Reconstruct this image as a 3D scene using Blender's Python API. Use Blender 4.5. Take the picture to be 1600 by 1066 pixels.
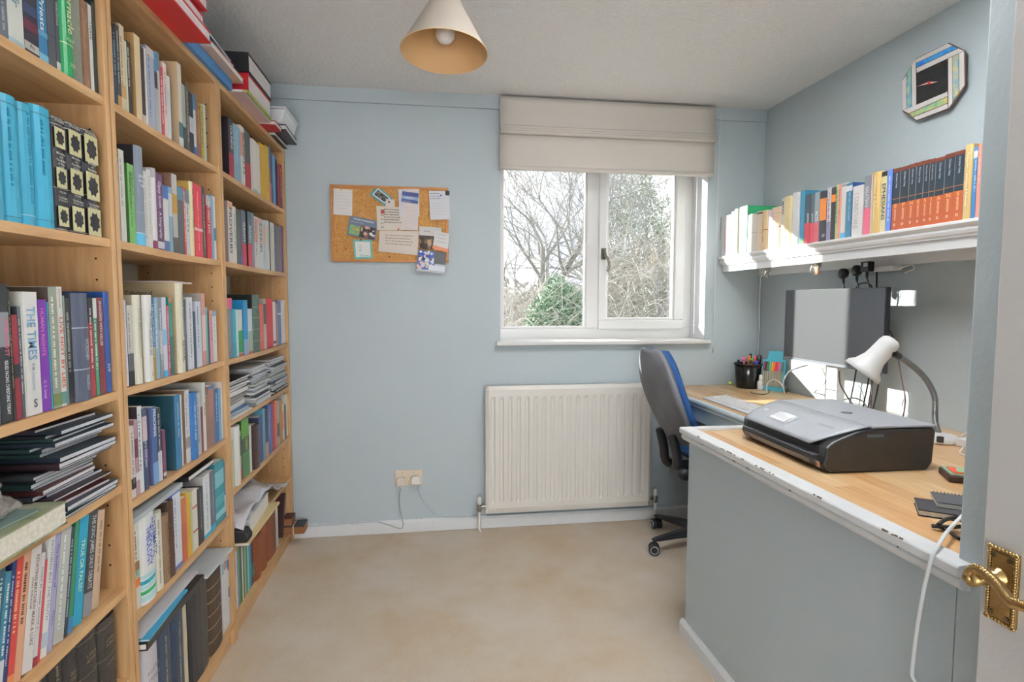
import bpy, math, random
from mathutils import Vector, Matrix
random.seed(7)
for o in list(bpy.data.objects): bpy.data.objects.remove(o)
SC = bpy.context.scene
COL = SC.collection
R = math.radians

# ------------------------------------------------------------ camera
F_PX, YAW, PIT, ROLL, EYE = 900.68, .1432, .0686, -.0014, 1.2557
cy, sy, cp, sp = math.cos(YAW), math.sin(YAW), math.cos(PIT), math.sin(PIT)
_r = Vector((cy, -sy, 0)); _f = Vector((sy*cp, cy*cp, -sp)); _u = _r.cross(_f)
cr, sr = math.cos(ROLL), math.sin(ROLL)
rr = _r*cr - _u*sr; uu = _r*sr + _u*cr
cam_data = bpy.data.cameras.new('camera'); cam = bpy.data.objects.new('camera', cam_data); COL.objects.link(cam)
cam_data.sensor_width = 36; cam_data.lens = F_PX/1600*36; cam_data.clip_start = .02; cam_data.clip_end = 400
mw = Matrix((rr, uu, -_f)).transposed().to_4x4(); mw.translation = (0, 0, EYE); cam.matrix_world = mw
SC.camera = cam
def proj(x, y, z):
    p = Vector((x, y, z-EYE)); d = p.dot(_f)
    return 800 + F_PX*p.dot(rr)/d, 533 - F_PX*p.dot(uu)/d
def on(u, v, X=None, Y=None, Z=None):
    d = _f + rr*((u-800)/F_PX) + uu*((533-v)/F_PX)
    t = X/d.x if X is not None else (Y/d.y if Y is not None else (Z-EYE)/d.z)
    return Vector((d.x*t, d.y*t, EYE + d.z*t))
def y_at(u, X, Z, lo=.3, hi=4.0):
    s = 1 if X < 0 else -1
    for _ in range(40):
        m = (lo+hi)/2
        if (proj(X, m, Z)[0]-u)*s < 0: lo = m
        else: hi = m
    return (lo+hi)/2
def z_at(v, X, Y, lo=-.5, hi=3.0):
    for _ in range(40):
        m = (lo+hi)/2
        if proj(X, Y, m)[1] > v: lo = m
        else: hi = m
    return (lo+hi)/2

# ------------------------------------------------------------ light
CEIL_H = 2.34
world = bpy.data.worlds.new('sky'); SC.world = world; world.use_nodes = True
nt = world.node_tree; bg = nt.nodes['Background']
tc = nt.nodes.new('ShaderNodeTexCoord'); nz = nt.nodes.new('ShaderNodeTexNoise'); rp = nt.nodes.new('ShaderNodeValToRGB')
nz.inputs['Scale'].default_value = 3.0; nz.inputs['Detail'].default_value = 5
rp.color_ramp.elements[0].position = .38; rp.color_ramp.elements[0].color = (.60, .68, .90, 1)
rp.color_ramp.elements[1].position = .55; rp.color_ramp.elements[1].color = (.97, .97, .99, 1)
nt.links.new(tc.outputs['Generated'], nz.inputs['Vector']); nt.links.new(nz.outputs['Fac'], rp.inputs['Fac'])
nt.links.new(rp.outputs['Color'], bg.inputs['Color']); bg.inputs['Strength'].default_value = 1.5
sun_d = bpy.data.lights.new('sun', 'SUN'); sun_d.energy = 12; sun_d.angle = R(.8); sun_d.color = (1, .95, .86)
sun = bpy.data.objects.new('sun', sun_d); COL.objects.link(sun); sun.location = (-6, 12, 8)
sun.rotation_euler = Vector((1.11, -1, -.554)).to_track_quat('-Z', 'Y').to_euler()
al = bpy.data.lights.new('rear_fill', 'AREA'); al.shape = 'RECTANGLE'; al.size = 1.8; al.size_y = 2.0; al.energy = 68; al.color = (.97, .98, 1)
alo = bpy.data.objects.new('rear_fill', al); COL.objects.link(alo); alo.location = (-.02, -2.7, 1.2); alo.rotation_euler = (R(108), 0, 0)   # added area fill behind the camera, brightens the whole room
fl = bpy.data.lights.new('ceiling_bounce_fill', 'SPOT'); fl.energy = 17500; fl.spot_size = R(14); fl.spot_blend = .6; fl.shadow_soft_size = .04; fl.color = (.97, .99, 1)
flo = bpy.data.objects.new('ceiling_bounce_fill', fl); COL.objects.link(flo); flo.location = (-.7, .2, 1.45)                 # added spot fill, bounced off the unseen ceiling to lift alcove and floor
flo.rotation_euler = (Vector((.82, 1.33, CEIL_H))-flo.location).to_track_quat('-Z', 'Y').to_euler()
SC.view_settings.view_transform = 'Standard'; SC.view_settings.look = 'None'; SC.view_settings.gamma = 1
SC.view_settings.use_curve_mapping = False; SC.view_settings.exposure = .73

# ------------------------------------------------------------ helpers
def lin(c): return c/12.92 if c <= .04045 else ((c+.055)/1.055)**2.4
def hexc(h, g=1.0): return tuple(min(.92, lin(int(h[i:i+2], 16)/255)*g) for i in (0, 2, 4))
MATS = {}
def mat(h, rough=.55, metal=0., spec=.4, bump=0., bscale=200., mottle=0., mscale=8., emit=0., alpha=1., trans=0., coat=0.):
    key = (h, rough, metal, spec, bump, bscale, mottle, mscale, emit, alpha, trans, coat)
    if key in MATS: return MATS[key]
    m = bpy.data.materials.new('m_'+str(h)); m.use_nodes = True; t = m.node_tree; b = t.nodes['Principled BSDF']
    c = hexc(h) if isinstance(h, str) else h
    b.inputs['Base Color'].default_value = (*c, 1); b.inputs['Roughness'].default_value = rough
    b.inputs['Metallic'].default_value = metal; b.inputs['Specular IOR Level'].default_value = spec
    b.inputs['Alpha'].default_value = alpha; b.inputs['Transmission Weight'].default_value = trans; b.inputs['Coat Weight'].default_value = coat
    if bump or mottle:
        co = t.nodes.new('ShaderNodeTexCoord')
    if mottle:
        n = t.nodes.new('ShaderNodeTexNoise'); n.inputs['Scale'].default_value = mscale; n.inputs['Detail'].default_value = 6
        mx = t.nodes.new('ShaderNodeMix'); mx.data_type = 'RGBA'
        mx.inputs[6].default_value = (*[x*(1-mottle) for x in c], 1); mx.inputs[7].default_value = (*[min(.95, x*(1+mottle)) for x in c], 1)
        t.links.new(co.outputs['Object'], n.inputs['Vector']); t.links.new(n.outputs['Fac'], mx.inputs[0]); t.links.new(mx.outputs[2], b.inputs['Base Color'])
    if bump:
        n2 = t.nodes.new('ShaderNodeTexNoise'); n2.inputs['Scale'].default_value = bscale; n2.inputs['Detail'].default_value = 4
        bp = t.nodes.new('ShaderNodeBump'); bp.inputs['Strength'].default_value = bump; bp.inputs['Distance'].default_value = .01
        t.links.new(co.outputs['Object'], n2.inputs['Vector']); t.links.new(n2.outputs['Fac'], bp.inputs['Height']); t.links.new(bp.outputs['Normal'], b.inputs['Normal'])
    MATS[key] = m; return m
def ramp_mat(name, vecscale, stops, rough=.5, bump=.0, kind='NOISE', nscale=4., dist=.0, spec=.4):
    m = bpy.data.materials.new(name); m.use_nodes = True; t = m.node_tree; b = t.nodes['Principled BSDF']
    co = t.nodes.new('ShaderNodeTexCoord'); mp = t.nodes.new('ShaderNodeMapping'); mp.inputs['Scale'].default_value = vecscale
    t.links.new(co.outputs['Object'], mp.inputs['Vector'])
    if kind == 'NOISE':
        n = t.nodes.new('ShaderNodeTexNoise'); n.inputs['Scale'].default_value = nscale; n.inputs['Detail'].default_value = 8; n.inputs['Distortion'].default_value = dist; out = n.outputs['Fac']
    else:
        n = t.nodes.new('ShaderNodeTexVoronoi'); n.inputs['Scale'].default_value = nscale; out = n.outputs['Distance']
    t.links.new(mp.outputs['Vector'], n.inputs['Vector'])
    r = t.nodes.new('ShaderNodeValToRGB'); e = r.color_ramp.elements
    while len(e) < len(stops): e.new(.5)
    for q, (p, h) in zip(e, stops): q.position = p; q.color = (*hexc(h), 1)
    t.links.new(out, r.inputs['Fac']); t.links.new(r.outputs['Color'], b.inputs['Base Color'])
    b.inputs['Roughness'].default_value = rough; b.inputs['Specular IOR Level'].default_value = spec
    if bump:
        bp = t.nodes.new('ShaderNodeBump'); bp.inputs['Strength'].default_value = bump; bp.inputs['Distance'].default_value = .009 if name == 'ceiling_stipple' else .004
        t.links.new(out, bp.inputs['Height']); t.links.new(bp.outputs['Normal'], b.inputs['Normal'])
    return m

class MB:
    def __init__(s): s.v = []; s.f = []; s.m = []; s.cm = 0
    def add(s, vs, fs):
        k = len(s.v); s.v += [tuple(v) for v in vs]; s.f += [tuple(i+k for i in f) for f in fs]; s.m += [s.cm]*len(fs); return s
    def box(s, x0, x1, y0, y1, z0, z1):
        return s.add([(x0,y0,z0),(x1,y0,z0),(x1,y1,z0),(x0,y1,z0),(x0,y0,z1),(x1,y0,z1),(x1,y1,z1),(x0,y1,z1)],
                     [(0,3,2,1),(4,5,6,7),(0,1,5,4),(1,2,6,5),(2,3,7,6),(3,0,4,7)])
    def prism(s, prof, a0, a1, axis='y'):      # prof: 2-D points, extruded along axis
        n = len(prof)
        def P(p, a): return {'y': (p[0], a, p[1]), 'x': (a, p[0], p[1]), 'z': (p[0], p[1], a)}[axis]
        vs = [P(p, a0) for p in prof] + [P(p, a1) for p in prof]
        return s.add(vs, [tuple(range(n))[::-1], tuple(range(n, 2*n))] + [(i, (i+1) % n, n+(i+1) % n, n+i) for i in range(n)])
    def lathe(s, prof, seg=24, c=(0, 0, 0), axis='z', cap=True):
        n = len(prof); vs = []
        for r, z in prof:
            for k in range(seg):
                a = 2*math.pi*k/seg; p = (r*math.cos(a), r*math.sin(a), z)
                if axis == 'x': p = (p[2], p[0], p[1])
                if axis == 'y': p = (p[1], p[2], p[0])
                vs.append((p[0]+c[0], p[1]+c[1], p[2]+c[2]))
        fs = [(i*seg+k, i*seg+(k+1) % seg, (i+1)*seg+(k+1) % seg, (i+1)*seg+k) for i in range(n-1) for k in range(seg)]
        if cap: fs += [tuple(range(seg))[::-1], tuple((n-1)*seg+k for k in range(seg))]
        return s.add(vs, fs)
    def tube(s, pts, r, seg=8, cap=True):
        pts = [Vector(p) for p in pts]; n = len(pts); rs = r if isinstance(r, (list, tuple)) else [r]*n
        vs = []; up = None
        for i, p in enumerate(pts):
            d = (pts[min(i+1, n-1)]-pts[max(i-1, 0)]); d = d.normalized() if d.length > 1e-9 else Vector((0, 0, 1))
            if up is None: up = d.orthogonal().normalized()
            up = (up - d*up.dot(d)); up = up.normalized() if up.length > 1e-6 else d.orthogonal().normalized()
            w = d.cross(up)
            for k in range(seg):
                a = 2*math.pi*k/seg; vs.append(p + (up*math.cos(a)+w*math.sin(a))*rs[i])
        fs = [(i*seg+k, i*seg+(k+1) % seg, (i+1)*seg+(k+1) % seg, (i+1)*seg+k) for i in range(n-1) for k in range(seg)]
        if cap: fs += [tuple(range(seg))[::-1], tuple((n-1)*seg+k for k in range(seg))]
        return s.add(vs, fs)
    def ball(s, c, r, seg=10, rings=6, sc=(1, 1, 1)):
        vs = []; fs = []
        for i in range(rings+1):
            t = math.pi*i/rings
            for k in range(seg):
                a = 2*math.pi*k/seg; vs.append((c[0]+r*sc[0]*math.sin(t)*math.cos(a), c[1]+r*sc[1]*math.sin(t)*math.sin(a), c[2]+r*sc[2]*math.cos(t)))
        fs = [(i*seg+k, (i+1)*seg+k, (i+1)*seg+(k+1) % seg, i*seg+(k+1) % seg) for i in range(rings) for k in range(seg)]
        return s.add(vs, fs)
    def grid(s, nu, nv, fn):
        vs = [fn(i/(nu-1), j/(nv-1)) for j in range(nv) for i in range(nu)]
        return s.add(vs, [(j*nu+i, j*nu+i+1, (j+1)*nu+i+1, (j+1)*nu+i) for j in range(nv-1) for i in range(nu-1)])
    def obj(s, name, m, parent=None, smooth=False, loc=None, bevel=0., solid=0., sub=0, kind=None):
        me = bpy.data.meshes.new(name); me.from_pydata(s.v, [], s.f)
        for x in (m if isinstance(m, (list, tuple)) else [m]): me.materials.append(x)
        if isinstance(m, (list, tuple)): me.polygons.foreach_set('material_index', s.m)
        if smooth: me.polygons.foreach_set('use_smooth', [True]*len(me.polygons))
        me.update()
        o = bpy.data.objects.new(name, me); COL.objects.link(o)
        if parent is not None: o.parent = parent
        if loc is not None: o.location = loc
        if solid: q = o.modifiers.new('solid', 'SOLIDIFY'); q.thickness = solid; q.offset = 0
        if bevel: q = o.modifiers.new('bevel', 'BEVEL'); q.width = bevel; q.segments = 2; q.limit_method = 'ANGLE'
        if sub: q = o.modifiers.new('sub', 'SUBSURF'); q.levels = sub; q.render_levels = sub
        if smooth and bevel: pass
        if kind: o['kind'] = kind
        return o
def tag(o, label=None, cat=None, group=None, kind=None):
    if label: o['label'] = label
    if cat: o['category'] = cat
    if group: o['group'] = group
    if kind: o['kind'] = kind
    return o
def thing(name, label, cat, loc=(0, 0, 0), rz=0, group=None):
    o = bpy.data.objects.new(name, None); COL.objects.link(o); o.location = loc; o.rotation_euler = (0, 0, rz); o.empty_display_size = .05
    return tag(o, label, cat, group)
def bez(pts, n=8):                                  # Catmull-Rom through points
    P = [Vector(p) for p in pts]; out = []
    for i in range(len(P)-1):
        a, b, c, d = P[max(i-1, 0)], P[i], P[i+1], P[min(i+2, len(P)-1)]
        for k in range(n):
            t = k/n; out.append(.5*((2*b)+(c-a)*t+(2*a-5*b+4*c-d)*t*t+(3*b-a-3*c+d)*t**3))
    return out+[P[-1]]
TXT = {}
def text_geo(s):
    if s in TXT: return TXT[s]
    cu = bpy.data.curves.new('t', 'FONT'); cu.body = s; cu.resolution_u = 2; cu.offset = .012; cu.align_x = 'LEFT'
    ob = bpy.data.objects.new('t', cu); COL.objects.link(ob); dg = bpy.context.evaluated_depsgraph_get()
    me = bpy.data.meshes.new_from_object(ob.evaluated_get(dg))
    v = [tuple(x.co) for x in me.vertices]; f = [tuple(p.vertices) for p in me.polygons]
    bpy.data.objects.remove(ob); bpy.data.curves.remove(cu); bpy.data.meshes.remove(me)
    if v:
        x0 = min(a[0] for a in v); x1 = max(a[0] for a in v); y0 = min(a[1] for a in v); y1 = max(a[1] for a in v)
        v = [(a[0]-x0, a[1]-y0) for a in v]; w, h = x1-x0, y1-y0
    else: w = h = 1
    TXT[s] = (v, f, w, h); return TXT[s]
def text(s, o, d, u, L, H, m, name, parent, stretch=True, align=.5):
    """lettering from corner o along d (length L) with letter height H along u"""
    v, f, w, h = text_geo(s); kx = L/w; ky = H/h
    if not stretch: kx = min(kx, ky); ky = min(ky, kx)
    kx = min(kx, ky*1.25)
    o = Vector(o)+Vector(d)*((L-w*kx)*align); d = Vector(d); u = Vector(u)
    return MB().add([o+d*(a*kx)+u*(b*ky) for a, b in v], f).obj(name, m, parent)

# ------------------------------------------------------------ shared materials
BY, CEIL, RX, PX, PFY, PNY, LX = 3.1185, 2.34, 1.907, .945, 1.977, .889, -1.0
def wall_mat(name, h, bump=.25):
    m = bpy.data.materials.new(name); m.use_nodes = True; t = m.node_tree; b = t.nodes['Principled BSDF']; c = hexc(h)
    co = t.nodes.new('ShaderNodeTexCoord'); n = t.nodes.new('ShaderNodeTexNoise'); n.inputs['Scale'].default_value = 2.2; n.inputs['Detail'].default_value = 5
    mx = t.nodes.new('ShaderNodeMix'); mx.data_type = 'RGBA'; mx.inputs[6].default_value = (*[x*.95 for x in c], 1); mx.inputs[7].default_value = (*[x*1.05 for x in c], 1)
    n2 = t.nodes.new('ShaderNodeTexNoise'); n2.inputs['Scale'].default_value = 70; n2.inputs['Detail'].default_value = 6
    bp = t.nodes.new('ShaderNodeBump'); bp.inputs['Strength'].default_value = bump; bp.inputs['Distance'].default_value = .004
    L = t.links.new; L(co.outputs['Object'], n.inputs['Vector']); L(co.outputs['Object'], n2.inputs['Vector']); L(n.outputs['Fac'], mx.inputs[0])
    L(mx.outputs[2], b.inputs['Base Color']); L(n2.outputs['Fac'], bp.inputs['Height']); L(bp.outputs['Normal'], b.inputs['Normal'])
    b.inputs['Roughness'].default_value = .62; b.inputs['Specular IOR Level'].default_value = .25
    return m
M_WALL = wall_mat('blue_paint', 'bac5ca')
M_WHITE = mat('e9e9ea', .4, bump=.03, bscale=60)
M_GLOSSW = mat('ecebea', .28)
M_TRIM = mat('dfe1e3', .35, bump=.06, bscale=35, mottle=.05, mscale=30)
M_BLACK = mat('1b1c1f', .45)
M_RUBBER = mat('202124', .7)
M_CHROME = mat('b9b6ae', .25, metal=1.)
M_BRASS = mat((.46, .31, .13), .3, metal=1., bump=.08, bscale=250)
M_PAPER = mat('ebe7e0', .75)
M_PAGES = ramp_mat('page_edges', (1, 1, 1), [(.3, 'd9d0c0'), (.7, 'efe9dc')], .8, nscale=120)
M_ceil = ramp_mat('ceiling_stipple', (1, 1, 1), [(.2, 'e3e2e2'), (.8, 'edecec')], .85, bump=.8, nscale=62, spec=.15)
def carpet():
    m = bpy.data.materials.new('carpet'); m.use_nodes = True; t = m.node_tree; b = t.nodes['Principled BSDF']; L = t.links.new
    co = t.nodes.new('ShaderNodeTexCoord')
    n1 = t.nodes.new('ShaderNodeTexNoise'); n1.inputs['Scale'].default_value = 2.6; n1.inputs['Detail'].default_value = 7; n1.inputs['Roughness'].default_value = .6
    r1 = t.nodes.new('ShaderNodeValToRGB'); e = r1.color_ramp.elements; e[0].position = .28; e[0].color = (*hexc('dfc7a6'), 1); e[1].position = .62; e[1].color = (*hexc('eaddcd'), 1)
    n2 = t.nodes.new('ShaderNodeTexNoise'); n2.inputs['Scale'].default_value = 260; n2.inputs['Detail'].default_value = 3
    mx = t.nodes.new('ShaderNodeMix'); mx.data_type = 'RGBA'; mx.blend_type = 'MULTIPLY'; mx.inputs[0].default_value = .4
    r2 = t.nodes.new('ShaderNodeValToRGB'); r2.color_ramp.elements[0].position = .3; r2.color_ramp.elements[0].color = (.7, .66, .62, 1); r2.color_ramp.elements[1].position = .62; r2.color_ramp.elements[1].color = (1, 1, 1, 1)
    L(co.outputs['Object'], n1.inputs['Vector']); L(co.outputs['Object'], n2.inputs['Vector']); L(n1.outputs['Fac'], r1.inputs['Fac']); L(n2.outputs['Fac'], r2.inputs['Fac'])
    L(r1.outputs['Color'], mx.inputs[6]); L(r2.outputs['Color'], mx.inputs[7]); L(mx.outputs[2], b.inputs['Base Color'])
    n3 = t.nodes.new('ShaderNodeTexNoise'); n3.inputs['Scale'].default_value = 420; bp = t.nodes.new('ShaderNodeBump'); bp.inputs['Strength'].default_value = .9; bp.inputs['Distance'].default_value = .006
    L(co.outputs['Object'], n3.inputs['Vector']); L(n3.outputs['Fac'], bp.inputs['Height']); L(bp.outputs['Normal'], b.inputs['Normal'])
    b.inputs['Roughness'].default_value = .95; b.inputs['Specular IOR Level'].default_value = .1
    return m
M_BEECH = ramp_mat('beech_veneer', (14, 1.4, 14), [(.25, 'b58a5c'), (.55, 'c9a071'), (.8, 'd4ae80')], .42, nscale=3.5, dist=.6)
M_BEECHV = ramp_mat('beech_veneer_upright', (14, 14, 1.2), [(.25, 'b58a5c'), (.55, 'c9a071'), (.8, 'd4ae80')], .42, nscale=3.5, dist=.6)
def laminate():
    m = bpy.data.materials.new('oak_block_laminate'); m.use_nodes = True; t = m.node_tree; b = t.nodes['Principled BSDF']; L = t.links.new
    co = t.nodes.new('ShaderNodeTexCoord'); mp = t.nodes.new('ShaderNodeMapping'); mp.inputs['Rotation'].default_value = (0, 0, R(90))
    br = t.nodes.new('ShaderNodeTexBrick'); br.inputs['Scale'].default_value = 1.; br.inputs['Brick Width'].default_value = .42; br.inputs['Row Height'].default_value = .055; br.inputs['Mortar Size'].default_value = .0
    br.inputs['Color1'].default_value = (*hexc('bd9060'), 1); br.inputs['Color2'].default_value = (*hexc('d8bb92'), 1); br.inputs['Mortar'].default_value = (*hexc('a97f50'), 1); br.inputs['Bias'].default_value = 0
    mp2 = t.nodes.new('ShaderNodeMapping'); mp2.inputs['Scale'].default_value = (30, 2.2, 1); n = t.nodes.new('ShaderNodeTexNoise'); n.inputs['Scale'].default_value = 3; n.inputs['Detail'].default_value = 7
    mx = t.nodes.new('ShaderNodeMix'); mx.data_type = 'RGBA'; mx.blend_type = 'MULTIPLY'; mx.inputs[0].default_value = .6
    r = t.nodes.new('ShaderNodeValToRGB'); r.color_ramp.elements[0].position = .3; r.color_ramp.elements[0].color = (.74, .62, .5, 1); r.color_ramp.elements[1].position = .6; r.color_ramp.elements[1].color = (1, 1, 1, 1)
    L(co.outputs['Object'], mp.inputs['Vector']); L(mp.outputs['Vector'], br.inputs['Vector']); L(co.outputs['Object'], mp2.inputs['Vector']); L(mp2.outputs['Vector'], n.inputs['Vector'])
    L(n.outputs['Fac'], r.inputs['Fac']); L(br.outputs['Color'], mx.inputs[6]); L(r.outputs['Color'], mx.inputs[7]); L(mx.outputs[2], b.inputs['Base Color'])
    b.inputs['Roughness'].default_value = .3; return m
M_LAM = laminate()

# ------------------------------------------------------------ the room shell
def struct(name, mb, m, parent=None, **k):
    o = mb.obj(name, m, parent, **k)
    if parent is None: o['kind'] = 'structure'
    return o
struct('floor', MB().box(LX-.2, RX+.2, -2.85, BY+.05, -.06, 0), carpet())
struct('ceiling', MB().box(LX-.2, RX+.2, -2.85, BY+.3, CEIL, CEIL+.08), M_ceil)
OX0, OX1, OZ0, OZ1 = .386, 1.566, 1.03, 2.16
wb = MB().box(LX-.2, OX0, BY, 3.42, -.06, CEIL).box(OX1, RX+.2, BY, 3.42, -.06, CEIL).box(OX0, OX1, BY, 3.42, -.06, OZ0).box(OX0, OX1, BY, 3.42, OZ1, CEIL)
struct('wall_back', wb, M_WALL)
struct('wall_left', MB().box(LX-.15, LX, -2.8, BY, 0, CEIL), M_WALL)
struct('wall_front', MB().box(LX-.15, RX+.15, -2.85, -2.8, 0, CEIL), mat('e6e4e0', .7))
struct('wall_right', MB().box(RX, RX+.15, PNY, BY, 0, CEIL), M_WALL)
struct('wall_pillar', MB().box(PX, RX+.15, -2.8, PNY, 0, CEIL), M_WALL, bevel=.004)
struct('wall_partition', MB().box(PX, PX+.06, PNY, PFY, 0, .772).box(PX+.06, RX, PFY-.06, PFY, 0, .772), M_WALL)
struct('trim_1', MB().box(LX, RX, BY-.014, BY, 2.272, CEIL), M_WALL)
def skirt(b, d): return [(0, 0), (-d, 0), (-d, .055), (-d*.5, .07), (0, .07)]
struct('baseboard_back', MB().prism([(BY+p[0], p[1]+.002) for p in skirt(0, .015)], -.72, RX, 'x'), M_TRIM)
struct('baseboard_partition', MB().prism([(PX+p[0], p[1]*.85) for p in skirt(0, .016)], PNY-.9, PFY+.016, 'y').box(PX, 1.3, PFY, PFY+.016, 0, .056), M_TRIM)
led = MB().prism([(.945, .772), (.915, .772), (.913, .776), (.913, .790), (.917, .794), (.962, .794), (.962, .785), (.96, .772)], PNY-.03, PFY+.018, 'y')
led.prism([(.945, .772), (.925, .772), (.919, .766), (.919, .757), (.926, .748), (.945, .744)], PNY-.03, PFY+.012, 'y')
struct('trim_2', led, M_TRIM, bevel=.0015)
struct('trim_3', MB().prism([(PFY-.02, .785), (PFY-.02, .794), (PFY+.015, .794), (PFY+.018, .79), (PFY+.018, .768), (PFY, .768), (PFY, .772)], .962, 1.288, 'x'), M_TRIM)
chip = MB()
for k in range(26):                                             # chipped paint along the lip
    y = random.uniform(.92, 1.9); w = random.uniform(.002, .012)*random.choice([1, 1, 1.6]); z = random.choice([.7935, .7935, .7925, .773])
    chip.box(.9124, .9150, y, y+w, z-.0018, z+.0006)
o = chip.obj('paint_chips', mat('6b5642', .8), bpy.data.objects['trim_2'], kind='stuff')
# window
wdw = bpy.data.objects.new('window_1', None); COL.objects.link(wdw); wdw['kind'] = 'structure'
FY0, FY1 = 3.30, 3.365
fr = MB()
for a in [(OX0, OX0+.03, 1.099, 2.07), (1.507, OX1, 1.099, 2.07), (.916, .993, 1.099, 2.07), (OX0, OX1, 1.03, 1.099), (OX0, OX1, 2.07, OZ1)]: fr.box(a[0], a[1], FY0, FY1, a[2], a[3])
fr.obj('window_frame', M_GLOSSW, wdw, bevel=.004)
MB().box(OX1-.0015, OX1-.0001, BY+.0005, FY0-.0005, 1.042, OZ1-.002).obj('reveal_lining', mat('e6e8ea', .5), wdw)
MB().box(OX0+.0001, OX0+.0015, BY+.0005, FY0-.0005, 1.042, OZ1-.002).obj('reveal_lining', mat('e6e8ea', .5), wdw)
sx0, sx1, sz0, sz1, q = .985, 1.512, 1.092, 2.075, .046
sa = MB()
for a in [(sx0, sx0+q, sz0+.055, 2.02), (sx1-q-.012, sx1, sz0+.055, 2.02), (sx0, sx1, sz0, sz0+.055), (sx0, sx1, 2.02, sz1)]: sa.box(a[0], a[1], FY0-.022, FY0-.0005, a[2], a[3])
sa.obj('sash', M_GLOSSW, wdw, bevel=.006)
bead = MB()
for x0, x1, z0, z1, yy in [(.4165, .9155, 1.0995, 2.07, FY0), (sx0+q+.0005, sx1-q-.0125, sz0+.0555, 2.02, FY0-.014)]:
    for a in [(x0, x0+.012, z0+.012, z1), (x1-.012, x1, z0+.012, z1), (x0, x1, z0, z0+.012)]: bead.box(a[0], a[1], yy+.004, 3.324, a[2], a[3])
bead.obj('glazing_bead', M_GLOSSW, wdw, bevel=.003)
mg = bpy.data.materials.new('pane_glass'); mg.use_nodes = True; t = mg.node_tree; t.nodes.clear()
ou = t.nodes.new('ShaderNodeOutputMaterial'); mxs = t.nodes.new('ShaderNodeMixShader'); tr = t.nodes.new('ShaderNodeBsdfTransparent'); gl = t.nodes.new('ShaderNodeBsdfGlossy'); fn = t.nodes.new('ShaderNodeMath')
tr.inputs['Color'].default_value = (.95, .97, .96, 1); gl.inputs['Roughness'].default_value = .02; fn.operation = 'MULTIPLY_ADD'; fn.inputs[1].default_value = .8; fn.inputs[2].default_value = .03; lw = t.nodes.new('ShaderNodeLayerWeight'); lw.inputs['Blend'].default_value = .5; pw = t.nodes.new('ShaderNodeMath'); pw.operation = 'POWER'; pw.inputs[1].default_value = 5; t.links.new(lw.outputs['Facing'], pw.inputs[0]); t.links.new(pw.outputs[0], fn.inputs[0])
t.links.new(fn.outputs[0], mxs.inputs[0]); t.links.new(tr.outputs[0], mxs.inputs[1]); t.links.new(gl.outputs[0], mxs.inputs[2]); t.links.new(mxs.outputs[0], ou.inputs['Surface'])
MB().box(.41, .92, 3.33, 3.336, 1.09, 2.08).obj('pane', mg, wdw)
MB().box(1.025, 1.46, 3.325, 3.331, 1.14, 2.03).obj('pane', mg, wdw)
hd = MB().box(.996, 1.022, FY0-.034, FY0-.022, 1.50, 1.565)
hd.tube([(1.008, FY0-.03, 1.552), (1.008, FY0-.055, 1.552)], .008, 10)
hd.tube(bez([(1.008, FY0-.052, 1.552), (1.014, FY0-.056, 1.52), (1.030, FY0-.06, 1.495), (1.034, FY0-.058, 1.46), (1.026, FY0-.056, 1.43)]), .008, 8)
hd.obj('window_handle', mat('6a6459', .35, metal=.5), wdw, smooth=False)
struct('windowsill', MB().prism([(3.072, 1.017), (3.068, 1.021), (3.068, 1.034), (3.074, 1.038), (3.31, 1.041), (3.31, 1.017)], .362, 1.585, 'x'), mat('e2e0dd', .35))

# ------------------------------------------------------------ door
dr = bpy.data.objects.new('door_1', None); COL.objects.link(dr); dr['kind'] = 'structure'
DX = .864
MB().box(DX, DX+.04, .0, .772, .008, 1.99).obj('door_leaf', mat('c9c6c4', .4, bump=.12, bscale=55), dr, bevel=.003)
pl = [on(1553, 848, X=DX), on(1545, 960, X=DX), on(1590, 985, X=DX), on(1597, 872, X=DX)]
hy1 = (pl[0].y+pl[1].y)/2; hy0 = (pl[2].y+pl[3].y)/2; hz1 = (pl[0].z+pl[3].z)/2; hz0 = (pl[1].z+pl[2].z)/2
h_ = thing('door_handle', None, None); h_.parent = dr
MB().box(DX-.006, DX, hy0, hy1, hz0, hz1).box(DX-.008, DX-.005, hy0+.006, hy1-.006, hz0+.006, hz1-.006).obj('back_plate', M_BRASS, h_, bevel=.0012)
rope = MB()
n = 26
for k in range(n+1):
    z = hz0+(hz1-hz0)*k/n
    for y in (hy0+.002, hy1-.002): rope.ball((DX-.0075, y, z), .0030, 6, 4)
for k in range(9):
    y = hy0+(hy1-hy0)*k/8
    for z in (hz0+.001, hz1-.001): rope.ball((DX-.0075, y, z), .0030, 6, 4)
rope.obj('rope_edge', M_BRASS, h_, smooth=True, kind='stuff')
for y in (hy0+.010, hy1-.010):
    for z in (hz0+.012, hz1-.012):
        MB().lathe([(.0036, -.0105), (.0036, -.008)], 10, (DX, y, z), 'x').obj('screw', mat((.25, .2, .13), .35, metal=1.), h_, smooth=False)
nk = on(1566, 902, X=DX)
MB().lathe([(.016, 0), (.016, -.006), (.010, -.010), (.009, -.03), (.011, -.052)][::-1], 16, (DX-.004, nk.y, nk.z), 'x').obj('neck', M_BRASS, h_, smooth=True)
LXX = DX-.052
lp = [on(u, v, X=LXX) for u, v in [(1513, 903), (1515, 894), (1523, 889), (1534, 893), (1547, 903), (1560, 916), (1572, 932), (1582, 943), (1594, 946)]]
lp += [lp[-1]+Vector((0, -.03, .004)), lp[-1]+Vector((0, -.055, .012))]
lv = bez(lp, 6); nl = len(lv)
MB().tube(lv, [.0065+.0015*math.sin(math.pi*i/nl) for i in range(nl)], 10).ball(lp[0], .0085, 10, 6).obj('lever', M_BRASS, h_, smooth=True)
rb = MB()
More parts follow.
